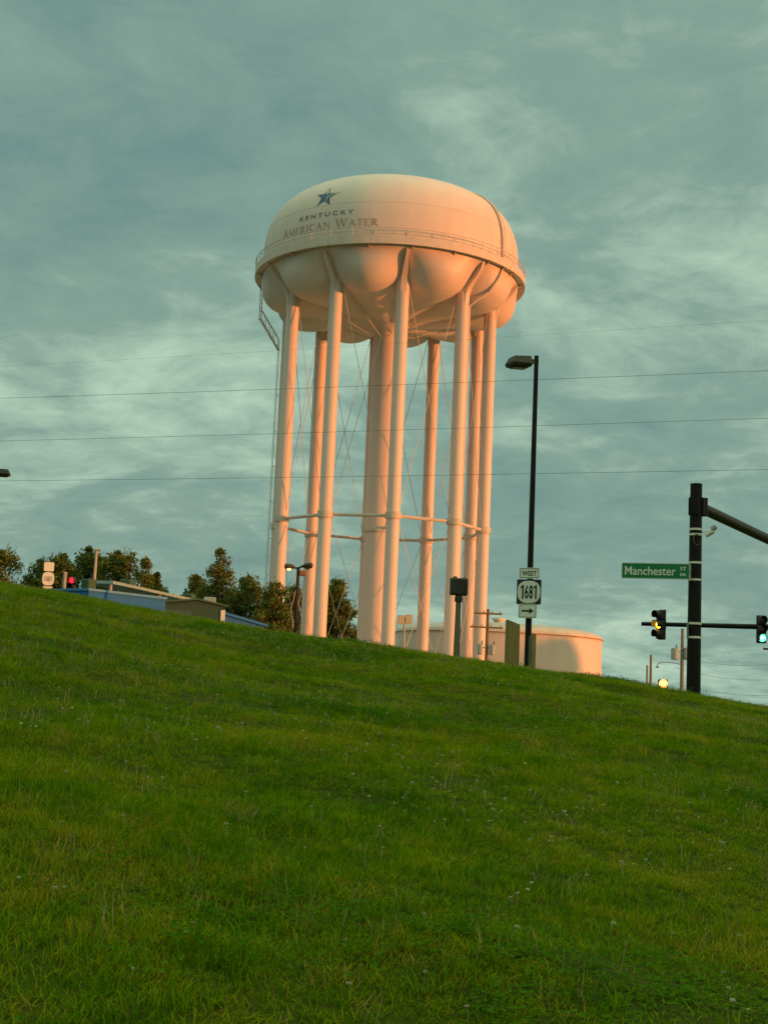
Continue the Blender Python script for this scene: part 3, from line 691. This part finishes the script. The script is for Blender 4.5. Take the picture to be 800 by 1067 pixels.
# small camera on a stub arm
p_ = at(724.5, 554.5, D); cz = p_[2]
cc = thing('traffic_camera', 'small white detector camera on a stub arm off the black mast', 'camera', (mx_, my_, cz))
for py in (551.8, 557.2): strap(cc, at(724, py, D)[2]-cz, (mx_, my_), (mx_, my_, cz))
MB().tube([(.16, -.05, 0), (.30, -.08, .03), (.36, -.08, .02)], .018, 6).build('arm', M['strap'], cc)
cb = MB(); d_ = Vector((.8, -.3, .52)).normalized(); c0 = Vector((.36, -.08, -.04))
cb.tube([c0-d_*.10, c0-d_*.09, c0+d_*.15, c0+d_*.16], [.05, .075, .075, .06], 12); cb.build('housing', M['strap'], cc)
MB().tube([c0+d_*.10+Vector((0, 0, .07)), c0+d_*.24+Vector((0, 0, .09))], [.085, .07], 10).build('sunshield', M['galv'], cc)
cl = MB(); rr = .16; z_ = at(725.5, 563, D)[2]-cz
cl.tube([(-.01+rr*.62*math.cos(t), -.205-.03*math.cos(t)**2, z_+rr*math.sin(t)) for t in np.linspace(rad(60), rad(330), 18)], .012, 6); cl.build('cable_loop', M['greypost'], cc)
# side-on plate lower on the mast
sp = at(716.9, 657, D); spo = (sp[0], D-.05, sp[2])
pl = thing('side_plate', 'pale grey plate strapped edge-on to the black mast below the street sign', 'sign', spo, rad(58))
sign_plate(MB(), .34, .46, 0, 0, .03, -.004, .012).build('plate', M['galv'], pl, 20)
pl_r = rad(58)
for py in (649.8, 664.2):
    z = at(722, py, D)[2]; r_ = pole_r(z-MBs[2]); v = Matrix.Rotation(-pl_r, 4, 'Z') @ Vector((mx_-spo[0], my_-spo[1], 0))
    MB().lathe([(r_+.001, -.032), (r_+.012, -.03), (r_+.012, .03), (r_+.001, .032)], 24, (v.x, v.y, z-spo[2]), caps=False).build('strap', M['strap'], pl)
MB().box((.0, .03, 0), (.05, .05, .36)).build('bracket', M['galv'], pl, 20)

# ------------------------------------------------------------------ far signal arm and its heads
ya, yb = 52.0, 50.6; pa, pb = at(668, 651.3, ya), at(800, 652, yb); za = (pa[2]+pb[2])/2
dv = Vector((pb[0]-pa[0], yb-ya, 0)); L0 = dv.length; dv.normalize()
root_xy = Vector((pa[0], ya, 0))+dv*(L0+4.2)
fb = (root_xy.x, root_xy.y, gz(root_xy.x, root_xy.y))
fm = thing('signal_mast', 'long thin dark signal arm crossing behind the black mast, hung with lit signals', 'signal mast', fb)
zr = za-fb[2]
MB().tube([(0, 0, -.1), (0, 0, zr+.6)], [.17, .15], 20).build('pole', M['black_pole'], fm)
MB().lathe([(.152, zr+.58), (.16, zr+.62), (.02, zr+.66)], 20).build('cap', M['black_pole'], fm)
P0 = Vector((0, 0, zr)); P1 = -dv*(L0+4.2)+Vector((0, 0, zr))
MB().tube([P0, P0.lerp(P1, .5), P1], [.125, .098, .075], 14).build('mast_arm', M['black_pole'], fm)
def signal_head(name, loc, rz, label, lit, group, s=1.0):
    """three lens vertical head facing local -y; lit is the index from the top"""
    r = thing(name, label, 'traffic light', loc, rz, group); r.scale = (s, s, s)
    hs = MB()
    for k_ in range(3): hs.cbox((0, 0, .356*(1-k_)), (.345, .21, .35), .03)
    hs.build('housing', M['housing'], r, 20)
    bpz = MB(); sign_plate(bpz, .40, 1.12, 0, 0, .04, .06, .01); bpz.build('backplate', M['housing_hl'], r, 20)
    MB().box((0, .16, 0), (.08, .16, .30)).build('bracket', M['galv'], r, 20)
    names = ('red', 'amber', 'green'); litm = (M['red_lit'], M['amber'], M['green_lit']); core = (None, M['amber_core'], M['green_core'])
    for k_ in range(3):
        z = .356*(1-k_); on = k_ == lit
        ln = MB()
        ln.add([(0, -.135, z)]+[(.148*math.cos(t), -.109, z+.148*math.sin(t)) for t in np.linspace(0, 2*PI, 24, endpoint=False)], [(0, 1+i, 1+(i+1) % 24) for i in range(24)])
        lo = ln.build('lens', litm[k_] if on else M['dark_lens'], r, 40)
        if on and core[k_]:
            MB().add([(0, -.150, z)]+[(.06*math.cos(t), -.136, z+.06*math.sin(t)) for t in np.linspace(0, 2*PI, 20, endpoint=False)], [(0, 1+i, 1+(i+1) % 20) for i in range(20)]).build('lamp_core', core[k_], lo, 40)
        vb = MB(); vs = []; fs = []; nn = 15
        for i in range(nn):
            t = rad(-35)+rad(250)*i/(nn-1); dp = .26-.10*abs(i/(nn-1)-.5)
            for rr_, yy in ((.158, -.10), (.152, -.10-dp), (.162, -.10-dp), (.168, -.10)): vs.append((rr_*math.cos(t), yy, z+rr_*math.sin(t)))
        for i in range(nn-1):
            for q in range(4): l = (q+1) % 4; fs.append((i*4+q, i*4+l, i*4+4+l, i*4+4+q))
        fs += [(0, 1, 2, 3), tuple((nn-1)*4+q for q in (3, 2, 1, 0))]
        vb.add(vs, fs).build('visor', M['housing'], r, 30)
    return r
def along(px, y, back=.26):
    p_ = at(px, 652, y); return p_
q = along(687, 51.8); signal_head('traffic_light', (q[0], 51.8-.16, za-.02), rad(-58), 'dark signal head turned side-on, its middle lens glowing amber', 1, 'signals on the far arm')
q = along(791, 50.7); signal_head('traffic_light', (q[0], 50.7-.26, za-.10), rad(0), 'dark signal head facing us, its bottom lens glowing green', 2, 'signals on the far arm', .9)
# arm tip poking in further off
ye = 78.0; pe = at(794.8, 676, ye); e_base = (pe[0]+11.0, ye+1.5, gz(pe[0]+11, ye+1.5))
em_ = thing('signal_mast', 'bare dark arm tip poking in low at the picture edge, beyond the green light', 'signal mast', e_base)
ze = pe[2]-e_base[2]
MB().tube([(0, 0, -.1), (0, 0, ze+.5)], [.17, .15], 16).build('pole', M['black_pole'], em_)
MB().tube([(0, 0, ze), (-11.0, -1.5, ze)], [.13, .055], 12).build('mast_arm', M['black_pole'], em_)

# ------------------------------------------------------------------ power lines overhead (strung east-west between poles out of shot)
def cable(name, p0, p1, sag, r, label, group, ext=26, n=60):
    p0 = np.array(p0); p1 = np.array(p1); d_ = p1-p0; L_ = np.linalg.norm(d_[:2]); u = d_/L_
    a = p0-u*ext; b_ = p1+u*ext; P = []
    for i in range(n+1):
        t = i/n; q = a+(b_-a)*t; P.append((q[0], q[1], q[2]-sag*4*t*(1-t)+sag*.75))
    m = MB(); m.tube(P, r, 6); return tag(m.build(name, M['wire'], None), label, 'power line', group)
G_ = 'power lines crossing in front of the tower'
cable('power_line', at(0, 414, 48), at(800, 385, 40), .25, .006, 'overhead wire highest of the three plain ones, crossing just below the tank', G_)
cable('power_line', at(0, 458.5, 48), at(800, 434.5, 40), .25, .006, 'overhead wire crossing mid legs, between two other wires', G_)
cable('power_line', at(0, 500, 48), at(800, 488, 40), .25, .006, 'lowest overhead wire across the tower, just above the black mast top', G_)
cable('power_line', at(0, 381, 48), at(800, 332.5, 40), .25, .0022, 'faint hair-thin wire above the others, level with the tank underside', G_)

# ------------------------------------------------------------------ utility poles
def utility_pole(px, ptop, d, label, arms, cans, m, r0=.15, rz=0):
    p_ = at(px, 705, d); b_ = np.array([p_[0], d, gz(p_[0], d)]); h = at(px, ptop, d)[2]-b_[2]
    r = thing('utility_pole', label, 'utility pole', b_, rz, 'timber utility poles beyond the crest')
    MB().tube([(0, 0, -.2), (0, 0, h)], [r0, r0*.65], 12).build('pole', m, r)
    for (dz, w, off) in arms:
        a = MB(); a.box((off, -.14, h-dz), (w, .09, .12)); ar = a.build('crossarm', m, r, 20)
        for q_ in np.linspace(-w/2+.15, w/2-.15, 4):
            MB().lathe([(.03, h-dz+.06), (.05, h-dz+.10), (.03, h-dz+.14), (.05, h-dz+.18), (.02, h-dz+.22)], 8, (off+q_, -.14, 0)).build('insulator', M['transformer'], ar)
    for (dx, dz, rr_, hh) in cans:
        c_ = MB(); c_.lathe([(rr_*.8, -hh/2), (rr_, -hh/2+.05), (rr_, hh/2-.05), (rr_*.9, hh/2), (.05, hh/2+.05)], 16, (dx, -.10, h-dz)); cn = c_.build('transformer', M['transformer'], r)
        MB().lathe([(.05, hh/2), (.06, hh/2+.1), (.03, hh/2+.28)], 8, (dx+.1, -.1, h-dz)).build('bushing', M['greypost'], cn)
        MB().box((dx*.5, -.05, h-dz+hh*.2), (abs(dx), .06, .08)).build('hanger', M['galv'], cn, 20)
    return r, h, b_
utility_pole(506, 634.5, 94, 'orange lit timber utility pole with two crossarms in front of the storage tank', [(.32, 1.9, 0), (1.25, 2.2, -.08)], [(-.45, 2.75, .19, .68), (.36, 2.75, .19, .68)], M['wood_pole'], .15)
up_, uh, ub = utility_pole(710, 655, 95, 'timber utility pole with grey transformers just behind the black mast', [(1.35, 1.1, .45)], [(-.52, 1.75, .27, .78), (.33, 1.75, .24, .72)], M['wood_grey'], .16)
ba = MB(); ba.tube([(0, -.1, uh-2.45), (-.6, -.1, uh-2.35), (-1.35, -.1, uh-2.32), (-1.65, -.1, uh-2.45), (-1.72, -.1, uh-2.62)], .028, 6); ba.build('bracket_arm', M['greypost'], up_)
MB().cbox((-1.70, -.1, uh-2.68), (.22, .16, .10), .02).build('luminaire', M['greypost'], up_, 20)
utility_pole(677.5, 682, 125, 'thin bare pole, taller of the pair beside the glowing floodlight', [], [], M['wood_grey'], .16)
utility_pole(673.7, 693, 125, 'thin bare pole, shorter of the pair beside the glowing floodlight', [], [], M['wood_grey'], .13)
for k_, (y0_, y1_) in enumerate(((672, 690), (684, 706), (700, 722), (712, 731))):
    cable('service_wire', at(711, y0_+16, 95), at(800, y1_+5, 84), .3, .010, ('uppermost', 'second', 'third', 'lowest')[k_]+' faint wire running from the transformer pole past the green light', 'service wires from the transformer pole', ext=0.01 if False else 1.0, n=20)

# floodlight on the crest
D = 60.0; p_ = at(690.5, 712.5, D); gb = gz(p_[0], D)
fl_ = thing('floodlight', 'glowing orange floodlight low on the crest left of the black mast', 'floodlight', (p_[0], D, gb))
hh = p_[2]-gb
MB().tube([(0, .1, -.1), (0, .1, hh-.15)], .05, 8).build('post', M['black_pole'], fl_)
MB().cbox((0, .08, hh), (.40, .22, .38), .04).build('housing', M['housing'], fl_, 20)
for nm, R1, yy, mm in (('halo_disc', .19, -.034, M['sodium_halo']), ('lens', .13, -.05, M['sodium'])):  # outer disc's glow stands in for the halo round the lamp
    ln = MB().lathe([(R1, 0), (R1*.85, .03), (.01, .05)], 20).build(nm, mm, fl_); ln.rotation_euler = (PI/2, 0, 0); ln.location = (0, yy, hh)

# ------------------------------------------------------------------ left side: lamps, signs, signal
D = 60.0; p_ = at(307.5, 660, D); b_ = np.array([p_[0], D, gz(p_[0], D)]); h = at(312, 591, D)[2]-b_[2]
tw = thing('street_lamp', 'dark twin-headed street lamp glowing in front of the tower legs', 'street lamp', b_)
MB().tube([(0, 0, -.1), (0, 0, h)], [.10, .07], 10).build('pole', M['bronze'], tw)
def cobra(parent, sgn, z, lit, ln_=.62, tilt=.04):
    P = [(sgn*.05, 0, z-.05), (sgn*.16, -.05, z), (sgn*.30, -.07, z+.02), (sgn*(ln_-.05), -.12, z+.02+tilt), (sgn*ln_, -.13, z+.015+tilt)]
    o = MB().tube(P, [.04, .05, .12, .13, .05], 12).build('lamp_head', M['housing_hl'], parent)
    c_ = MB().lathe([(.11, 0), (.10, -.045), (.05, -.085), (.01, -.095)], 16, (sgn*.40, -.10, z-.065+tilt*.5)).build('lens', lit, o)
cobra(tw, -1, h-.02, M['sodium'], .60, .0); cobra(tw, 1, h+.04, M['lens_panel'], .62, .03)
MB().cbox((.22, -.05, h-.26), (.28, .2, .24), .03).build('lit_bracket', M['rust_lit_orange'], tw, 20)  # bracket below the right head; its orange stands in for light on it
# lamp tip at the left edge
D = 50.0; p_ = at(8, 491, D); bx = p_[0]-1.5
le = thing('street_lamp', 'dark lamp head poking in from the left edge against the sky', 'street lamp', (bx, D, gz(bx, D)))
hz = p_[2]-gz(bx, D)
MB().tube([(0, 0, -.1), (0, 0, hz+.25)], [.11, .08], 4, phase=PI/4).build('pole', M['black_pole'], le, 20)
lamp_head(le, hz+.03, 1.30, PI, depth=.30, reach=.30)
# pale lamp post
D = 76.0; p_ = at(97.5, 620, D); b_ = (p_[0], D, gz(p_[0], D)); h = at(99.5, 574, D)[2]-b_[2]
cp = thing('street_lamp', 'pale lit lamp post with small flat head before the left trees', 'street lamp', b_)
MB().tube([(0, 0, -.1), (0, 0, h)], [.11, .075], 10).build('pole', M['concrete'], cp)
MB().cbox((.02, 0, h+.06), (.46, .3, .14), .03, rad(15)).build('lamp_head', M['roof_pale'], cp, 20)
# route signs on the left, sunlit
D = 66.0; p_ = at(49, 620, D); b_ = (p_[0], D, gz(p_[0], D)); ztop = at(51, 584, D)[2]-b_[2]
spst = thing('sign_post', 'slim post under the sunlit route signs on the left', 'post', b_)
MB().tube([(0, .03, -.1), (0, .03, ztop)], .035, 4, phase=PI/4).build('post', M['galv'], spst, 20)
RZ = rad(14); G_ = 'sunlit route signs on the left'
for (py, kind) in ((590.5, 0), (603, 1), (614.5, 2)):
    zz = at(50, py, D)[2]; l_ = (p_[0]+.02, D-.03, zz)
    if kind == 0:
        w = west_sign(l_, 'blank orange lit plate topmost of the left hand sign post', G_, None, 1.0); w.scale = (.92, 1, 1.6)
    if kind == 1:
        w = thing('route_marker', 'round-cornered sunlit route marker below a blank plate, far left', 'sign', l_, RZ, G_)
        ellipse_plate(MB(), .27, .31, 0, 0, 0, .006, 3.2).build('plate', M['sign_white'], w, 20)
        tx = MB(); text_plate(tx, '1681', 0, 0, .34, .26, -.003); tx.build('lettering', M['letter_grey'], w, 0); back_bracket(w, .6)
    if kind == 2: w = arrow_sign(l_, 'lowest plate of the far left sign post, half sunk in grass', G_, False)
# thin grey post, red signal
D = 66.0; p_ = at(66.5, 620, D); b_ = (p_[0], D, gz(p_[0], D)); h = at(67.5, 597, D)[2]-b_[2]
tp = thing('metal_post', 'thin bare grey post between the left signs and the red signal', 'post', b_)
MB().tube([(0, 0, -.1), (0, 0, h)], .085, 8).build('post', M['galv'], tp); MB().lathe([(.10, h-.03), (.10, h+.02), (.02, h+.06)], 10).build('cap', M['galv'], tp)
D = 68.0; p_ = at(75.5, 612, D); zz = p_[2]; g_ = gz(p_[0], D)
sh = signal_head('traffic_light', (p_[0], D, zz), rad(-8), 'dark signal with glowing red lens on its own post before the left trees', 0, None, .95)
MB().tube([(0, .12, -.5), (0, .12, -(zz-g_)/.95-.1)], .05, 8).build('post', M['black_pole'], sh)
MB().cbox((0, .0, .75), (.03, .03, .03), .005)

# ------------------------------------------------------------------ blue building, pale canopy, olive shed, blue-roofed hall
def run(px0, d0, px1, d1, py=640):
    A = at(px0, py, d0)[:2]; B_ = at(px1, py, d1)[:2]; v = B_-A
    return A, float(np.hypot(*v)), math.atan2(v[1], v[0]), min(gz(*A), gz(*B_))
A, Ln, ang, gb = run(91, 62, 172, 66)
bl = thing('blue_building', 'low flat-roofed building with bright blue walls behind the crest', 'building', (A[0], A[1], gb), ang)
W = 2.6; hw = at(110, 617.5, 63)[2]-gb
MB().box((Ln/2, W/2, hw/2), (Ln, W, hw)).build('wall', M['blue_metal'], bl, 20)
MB().box((Ln/2, W/2, hw+.05), (Ln+.1, W+.1, .10)).build('roof', M['blue_pale'], bl, 20)
for u in (1.2, 2.6, 4.0):
    w_ = MB().box((u, -.02, hw*.45), (.8, .05, .9)).build('window', M['sign_black'], bl, 20); MB().box((u, -.05, hw*.45-.5), (.9, .08, .08)).build('sill', M['roof_pale'], w_, 20)
MB().cbox((.25, .3, hw+.25), (.5, .5, .55), .04).build('roof_unit', M['shed_wall'], bl, 20)
A, Ln, ang, gb = run(116, 66, 216, 79)
cn_ = thing('flat_canopy', 'long pale flat canopy roof rising above the blue building', 'canopy', (A[0], A[1], gb), ang)
hw = at(112, 606.5, 66)[2]-gb
MB().box((Ln/2, .8, hw), (Ln, 1.6, .14)).build('roof_slab', M['roof_pale'], cn_, 20)
for u in (.4, Ln/2, Ln-.4):
    for v in (.3, 1.3): MB().tube([(u, v, -.2), (u, v, hw-.08)], .09, 8).build('post', M['galv'], cn_)
for u in (Ln*.27, Ln*.93): MB().cbox((u, .8, hw+.25), (.75, .6, .36), .05).build('roof_unit', M['shed_wall'], cn_, 20)
A, Ln, ang, gb = run(164.5, 69, 234.5, 69.6)
sd = thing('shed', 'olive grey gabled shed with white corner trim beyond the crest', 'shed', (A[0], A[1], gb), ang)
he = at(200, 629.5, 69.3)[2]-gb; ap_ = Ln*.57
MB().prism([(0, 0), (Ln, 0), (Ln, he-.06), (ap_, he+.20), (0, he-.06)], 0, 5).build('wall', M['shed_wall'], sd, 20)
MB().prism([(-.15, he-.05), (ap_, he+.22), (Ln+.15, he-.05), (Ln+.15, he+.03), (ap_, he+.31), (-.15, he+.03)], -.12, 5.1).build('roof', M['shed_roof'], sd, 20)
MB().box((Ln-.10, -.02, he*.5-.1), (.22, .06, he-.25)).build('corner_trim', M['sign_white'], sd, 20)
MB().box((Ln*.27, -.02, he*.5-.15), (1.5, .05, he-.35)).build('door', M['shed_roof'], sd, 20)
MB().cbox((Ln*.78, 1.2, he+.30), (.6, .6, .32), .03).build('roof_unit', M['roof_pale'], sd, 20)
A, Ln, ang, gb = run(226, 82, 275, 84)
hl = thing('blue_roofed_hall', 'low building whose blue roof slopes down between shed and tower', 'building', (A[0], A[1], gb), ang)
z0, z1 = at(232, 639.5, 82)[2]-gb, at(270, 650, 84)[2]-gb
MB().prism([(0, 0), (Ln, 0), (Ln, z1-.15), (0, z0+.05)], 0, 6).build('wall', M['blue_metal'], hl, 20)
MB().prism([(-.2, z0+.07), (Ln+.2, z1-.17), (Ln+.2, z1-.02), (-.2, z0+.22)], -.25, 6.2).build('roof', M['blue_metal'], hl, 20)

# pale twin panel sign far behind the tower legs
D = 140.0; p_ = at(420, 690, D); b_ = (p_[0], D, gz(p_[0], D)); zz = at(420.5, 645.5, D)[2]-b_[2]
bb = thing('sign_board', 'pale twin-panel sign board far off between the tower legs', 'sign', b_, rad(10))
for s_ in (-.40, .40): MB().cbox((s_, 0, zz+s_*.12), (.70, .12, .95), .02).build('panel', M['concrete'], bb, 20)
MB().tube([(0, .12, -.1), (0, .12, zz+.3)], .10, 8).build('post', M['galv'], bb)

# ------------------------------------------------------------------ trees
def tree(px, ptop, hwpx, d, label, shape='round', seed=0, group='trees beyond the crest', low=.04, dens=1.0, name='leafy_tree', xyz=None):
    rs = random.Random(seed); 
    if xyz is None:
        p_ = at(px, 640, d); b_ = (p_[0], d, gz(p_[0], d)); H = at(px, ptop, d)[2]-b_[2]; W = hwpx*d/FPX
    else: b_, H, W = xyz
    t = thing(name, label, 'tree', b_, 0, group)
    tr = MB(); path = [(0, 0, -.3), (rs.uniform(-.1, .1), rs.uniform(-.1, .1), H*.3), (rs.uniform(-.2, .2), rs.uniform(-.2, .2), H*.6), (rs.uniform(-.2, .2), 0, H*.88)]
    R_ = .045*H**.9; tr.tube(path, [R_*1.2, R_*.85, R_*.5, R_*.12], 9)
    clumps = []
    nC = int((72 if shape == 'round' else 64)*dens)
    for i in range(nC):
        if shape == 'cone':
            u = 1-math.sqrt(rs.random()); zf_ = low+(1-low)*u; rr_ = W*(1-u)**.85*rs.uniform(.2, 1.0)+.1
            a = rs.uniform(0, 2*PI); c_ = Vector((rr_*math.cos(a), rr_*math.sin(a), H*zf_*.96)); cs = (.18+.30*(1-u))*W
        else:
            u = rs.uniform(-1, 1); a = rs.uniform(0, 2*PI); q_ = rs.uniform(.3, .92)
            rr_ = W*(math.sqrt(max(0, 1-abs(u)**2.4)) if u > 0 else 1.0)*q_; zc_ = H*(low+(1-low)/2)+H*(1-low)/2*u*rs.uniform(.7, .93)
            c_ = Vector((rr_*math.cos(a), rr_*math.sin(a), zc_)); cs = W*rs.uniform(.20, .42)
        clumps.append((c_, cs))
    clumps.append((Vector((0, 0, H*.95)), W*.14))
    for c_, cs in clumps[:14]:
        s_ = Vector((0, 0, max(H*.2, c_.z-H*.22))); tr.tube([s_, s_.lerp(c_, .5)+Vector((0, 0, -.1)), c_], [R_*.35, R_*.2, R_*.05], 5, False)
    tr.build('trunk', M['bark'], t)
    cm = MB(); ls = .095*(d/100 if xyz is None else 1.3)
    for c_, cs in clumps:
        for i in range(int(480*min(2.4, max(.45, cs*cs)))):
            v = Vector((rs.gauss(0, 1), rs.gauss(0, 1), rs.gauss(0, .8))); v = v.normalized()*cs*(rs.random()**.5)*rs.choice((1, 1, 1, 1.35))
            p0 = c_+v; n_ = Vector((rs.gauss(0, 1), rs.gauss(0, 1), rs.gauss(.4, 1))).normalized(); a_ = n_.orthogonal().normalized(); b2 = n_.cross(a_); k1 = ls*rs.uniform(.7, 1.5); k2 = ls*rs.uniform(.4, .9)
            cm.add([p0-a_*k1, p0-b2*k2, p0+a_*k1, p0+b2*k2], [(0, 1, 2, 3)])
    cm.build('crown', M['leaf_conifer' if shape == 'cone' else 'leaf'], t, 0)
    return t
tree(-6, 570, 30, 112, 'dark leafy tree cut by the left edge', seed=1)
tree(38, 579, 25, 118, 'small dark tree behind the far left route signs', seed=2)
tree(62, 573, 25, 112, 'dark tree rising behind the red signal', seed=12)
tree(88, 565, 25, 116, 'tallest round tree of the left clump, behind the pale lamp post', seed=3)
tree(119, 570, 28, 112, 'broad dark tree between the pale lamp post and the blue building', seed=4)
tree(148, 578, 34, 110, 'small pointed tree at the right end of the left clump', 'cone', seed=5, low=.02)
tree(161, 593, 22, 114, 'low bushy tree at the foot of the left clump', seed=13)
tree(226, 568, 40, 100, 'pointed tree standing alone left of the tower', 'cone', seed=6, low=.05, dens=1.5)
tree(203, 596, 18, 104, 'short bushy tree just left of the pointed tree', seed=7)
tree(258, 597, 23, 98, 'brownish tree between the pointed tree and the tower', seed=8)
tree(284, 606, 22, 96, 'leafy tree overlapping the tower\'s leftmost legs', seed=9)
tree(308, 608, 20, 140, 'dark tree behind the twin-headed street lamp', seed=14)
tree(350, 602, 25, 142, 'dark tree seen between tower legs left of the riser', seed=10)
tree(0, 0, 0, 0, 'broad leafy tree right of the storage tank, shading its wall', seed=11, low=.15, group=None, xyz=((127.0, 107.0, gz(127, 107)), 9.6, 2.7), dens=1.6)

# ------------------------------------------------------------------ sun, sky
AZ, EL = rad(72), rad(0.6)                                               # sun 72 deg to the right of "behind the camera", almost on the horizon
S = Vector((math.sin(AZ)*math.cos(EL), -math.cos(AZ)*math.cos(EL), math.sin(EL)))
sl_ = bpy.data.lights.new('sun', 'SUN'); sl_.energy = 4.3; sl_.angle = rad(0.8); sl_.color = (1.0, 0.31, 0.085)
so_ = bpy.data.objects.new('sun', sl_); COL.objects.link(so_); so_.rotation_euler = S.to_track_quat('Z', 'Y').to_euler(); so_.location = (60, -60, 60)
W_ = bpy.data.worlds.new('World'); sc.world = W_; W_.use_nodes = True; nt = W_.node_tree; N = nt.nodes; L = nt.links; N.clear()
out = N.new('ShaderNodeOutputWorld'); sky = N.new('ShaderNodeTexSky'); sky.sky_type = 'NISHITA'; sky.sun_disc = False; sky.sun_elevation = EL
sky.sun_rotation = math.atan2(S.x, S.y)
bg1 = N.new('ShaderNodeBackground'); bg1.inputs[1].default_value = 0.08; L.new(sky.outputs[0], bg1.inputs[0])
tc = N.new('ShaderNodeTexCoord'); sx = N.new('ShaderNodeSeparateXYZ'); L.new(tc.outputs['Generated'], sx.inputs[0])
def mth(op, a, b=None, c=None):
    n = N.new('ShaderNodeMath'); n.operation = op
    for i, q in enumerate((a, b, c)):
        if q is None: continue
        if isinstance(q, (int, float)): n.inputs[i].default_value = q
        else: L.new(q, n.inputs[i])
    return n.outputs[0]
zz = mth('MAXIMUM', mth('ADD', sx.outputs[2], 0.22), 0.03)
cx = N.new('ShaderNodeCombineXYZ'); L.new(mth('DIVIDE', sx.outputs[0], zz), cx.inputs[0]); L.new(mth('DIVIDE', sx.outputs[1], zz), cx.inputs[1])
def noise(scale, detail, rough, dist=0.0, stretch=(1, 1, 1), rot=0.0, off=(0, 0, 0)):
    mp = N.new('ShaderNodeMapping'); mp.inputs['Scale'].default_value = stretch; mp.inputs['Rotation'].default_value = (0, 0, rot); mp.inputs['Location'].default_value = off
    n = N.new('ShaderNodeTexNoise'); n.inputs['Scale'].default_value = scale; n.inputs['Detail'].default_value = detail; n.inputs['Roughness'].default_value = rough; n.inputs['Distortion'].default_value = dist
    L.new(cx.outputs[0], mp.inputs[0]); L.new(mp.outputs[0], n.inputs['Vector']); return n.outputs['Fac']
n1 = noise(0.95, 4, 0.5, 0.2, (1, 1, 1), 0.3, (15.8, 5.7, 0)); n2 = noise(2.9, 8, 0.6, 0.5, (1.0, 1.15, 1), 0.5, (15.8, 5.7, 0)); n3 = noise(9.0, 7, 0.66, 0.8, (1.0, 1.0, 1), 0.35, (15.8, 5.7, 0))
v = mth('ADD', mth('ADD', mth('MULTIPLY', n1, 0.75), mth('MULTIPLY', n2, 0.62)), mth('MULTIPLY', n3, 0.26))
rp = N.new('ShaderNodeValToRGB'); e = rp.color_ramp.elements
e[0].position = 0.64; e[0].color = (0.155, 0.275, 0.252, 1); e[1].position = 1.04; e[1].color = (0.43, 0.60, 0.465, 1)
q = e.new(0.82); q.color = (0.225, 0.355, 0.298, 1)
L.new(v, rp.inputs[0])
# clouds brightened out of view, towards the sun and overhead, to light the turf
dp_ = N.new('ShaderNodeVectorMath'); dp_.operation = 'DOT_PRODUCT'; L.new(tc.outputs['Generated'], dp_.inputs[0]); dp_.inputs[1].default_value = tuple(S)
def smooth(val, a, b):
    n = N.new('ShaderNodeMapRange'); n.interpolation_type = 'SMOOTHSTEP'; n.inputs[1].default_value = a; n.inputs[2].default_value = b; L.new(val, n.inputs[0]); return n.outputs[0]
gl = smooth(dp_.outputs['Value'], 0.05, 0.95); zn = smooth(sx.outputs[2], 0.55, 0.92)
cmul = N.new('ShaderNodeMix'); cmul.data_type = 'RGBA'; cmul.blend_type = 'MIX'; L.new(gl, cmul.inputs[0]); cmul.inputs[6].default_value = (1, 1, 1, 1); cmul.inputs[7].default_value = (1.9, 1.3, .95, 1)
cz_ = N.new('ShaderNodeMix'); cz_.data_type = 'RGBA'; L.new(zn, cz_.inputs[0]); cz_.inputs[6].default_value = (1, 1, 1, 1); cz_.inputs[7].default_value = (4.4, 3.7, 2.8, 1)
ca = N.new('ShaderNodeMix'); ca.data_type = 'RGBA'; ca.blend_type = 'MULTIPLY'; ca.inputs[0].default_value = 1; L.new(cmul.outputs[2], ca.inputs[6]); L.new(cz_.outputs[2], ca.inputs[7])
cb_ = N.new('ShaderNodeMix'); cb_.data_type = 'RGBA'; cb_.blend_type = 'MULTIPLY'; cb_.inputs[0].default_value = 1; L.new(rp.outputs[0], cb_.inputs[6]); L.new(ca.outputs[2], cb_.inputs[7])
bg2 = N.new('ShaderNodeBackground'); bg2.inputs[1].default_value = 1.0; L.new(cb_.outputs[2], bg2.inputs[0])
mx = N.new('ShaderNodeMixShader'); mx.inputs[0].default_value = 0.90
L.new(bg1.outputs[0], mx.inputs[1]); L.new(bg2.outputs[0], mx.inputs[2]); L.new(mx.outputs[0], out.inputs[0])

vs_ = sc.view_settings; vs_.view_transform = 'Standard'; vs_.look = 'None'; vs_.exposure = 0.2; vs_.gamma = 1.0; vs_.use_curve_mapping = False
sc.render.engine = 'CYCLES'; sc.cycles.use_denoising = True; sc.cycles.max_bounces = 6
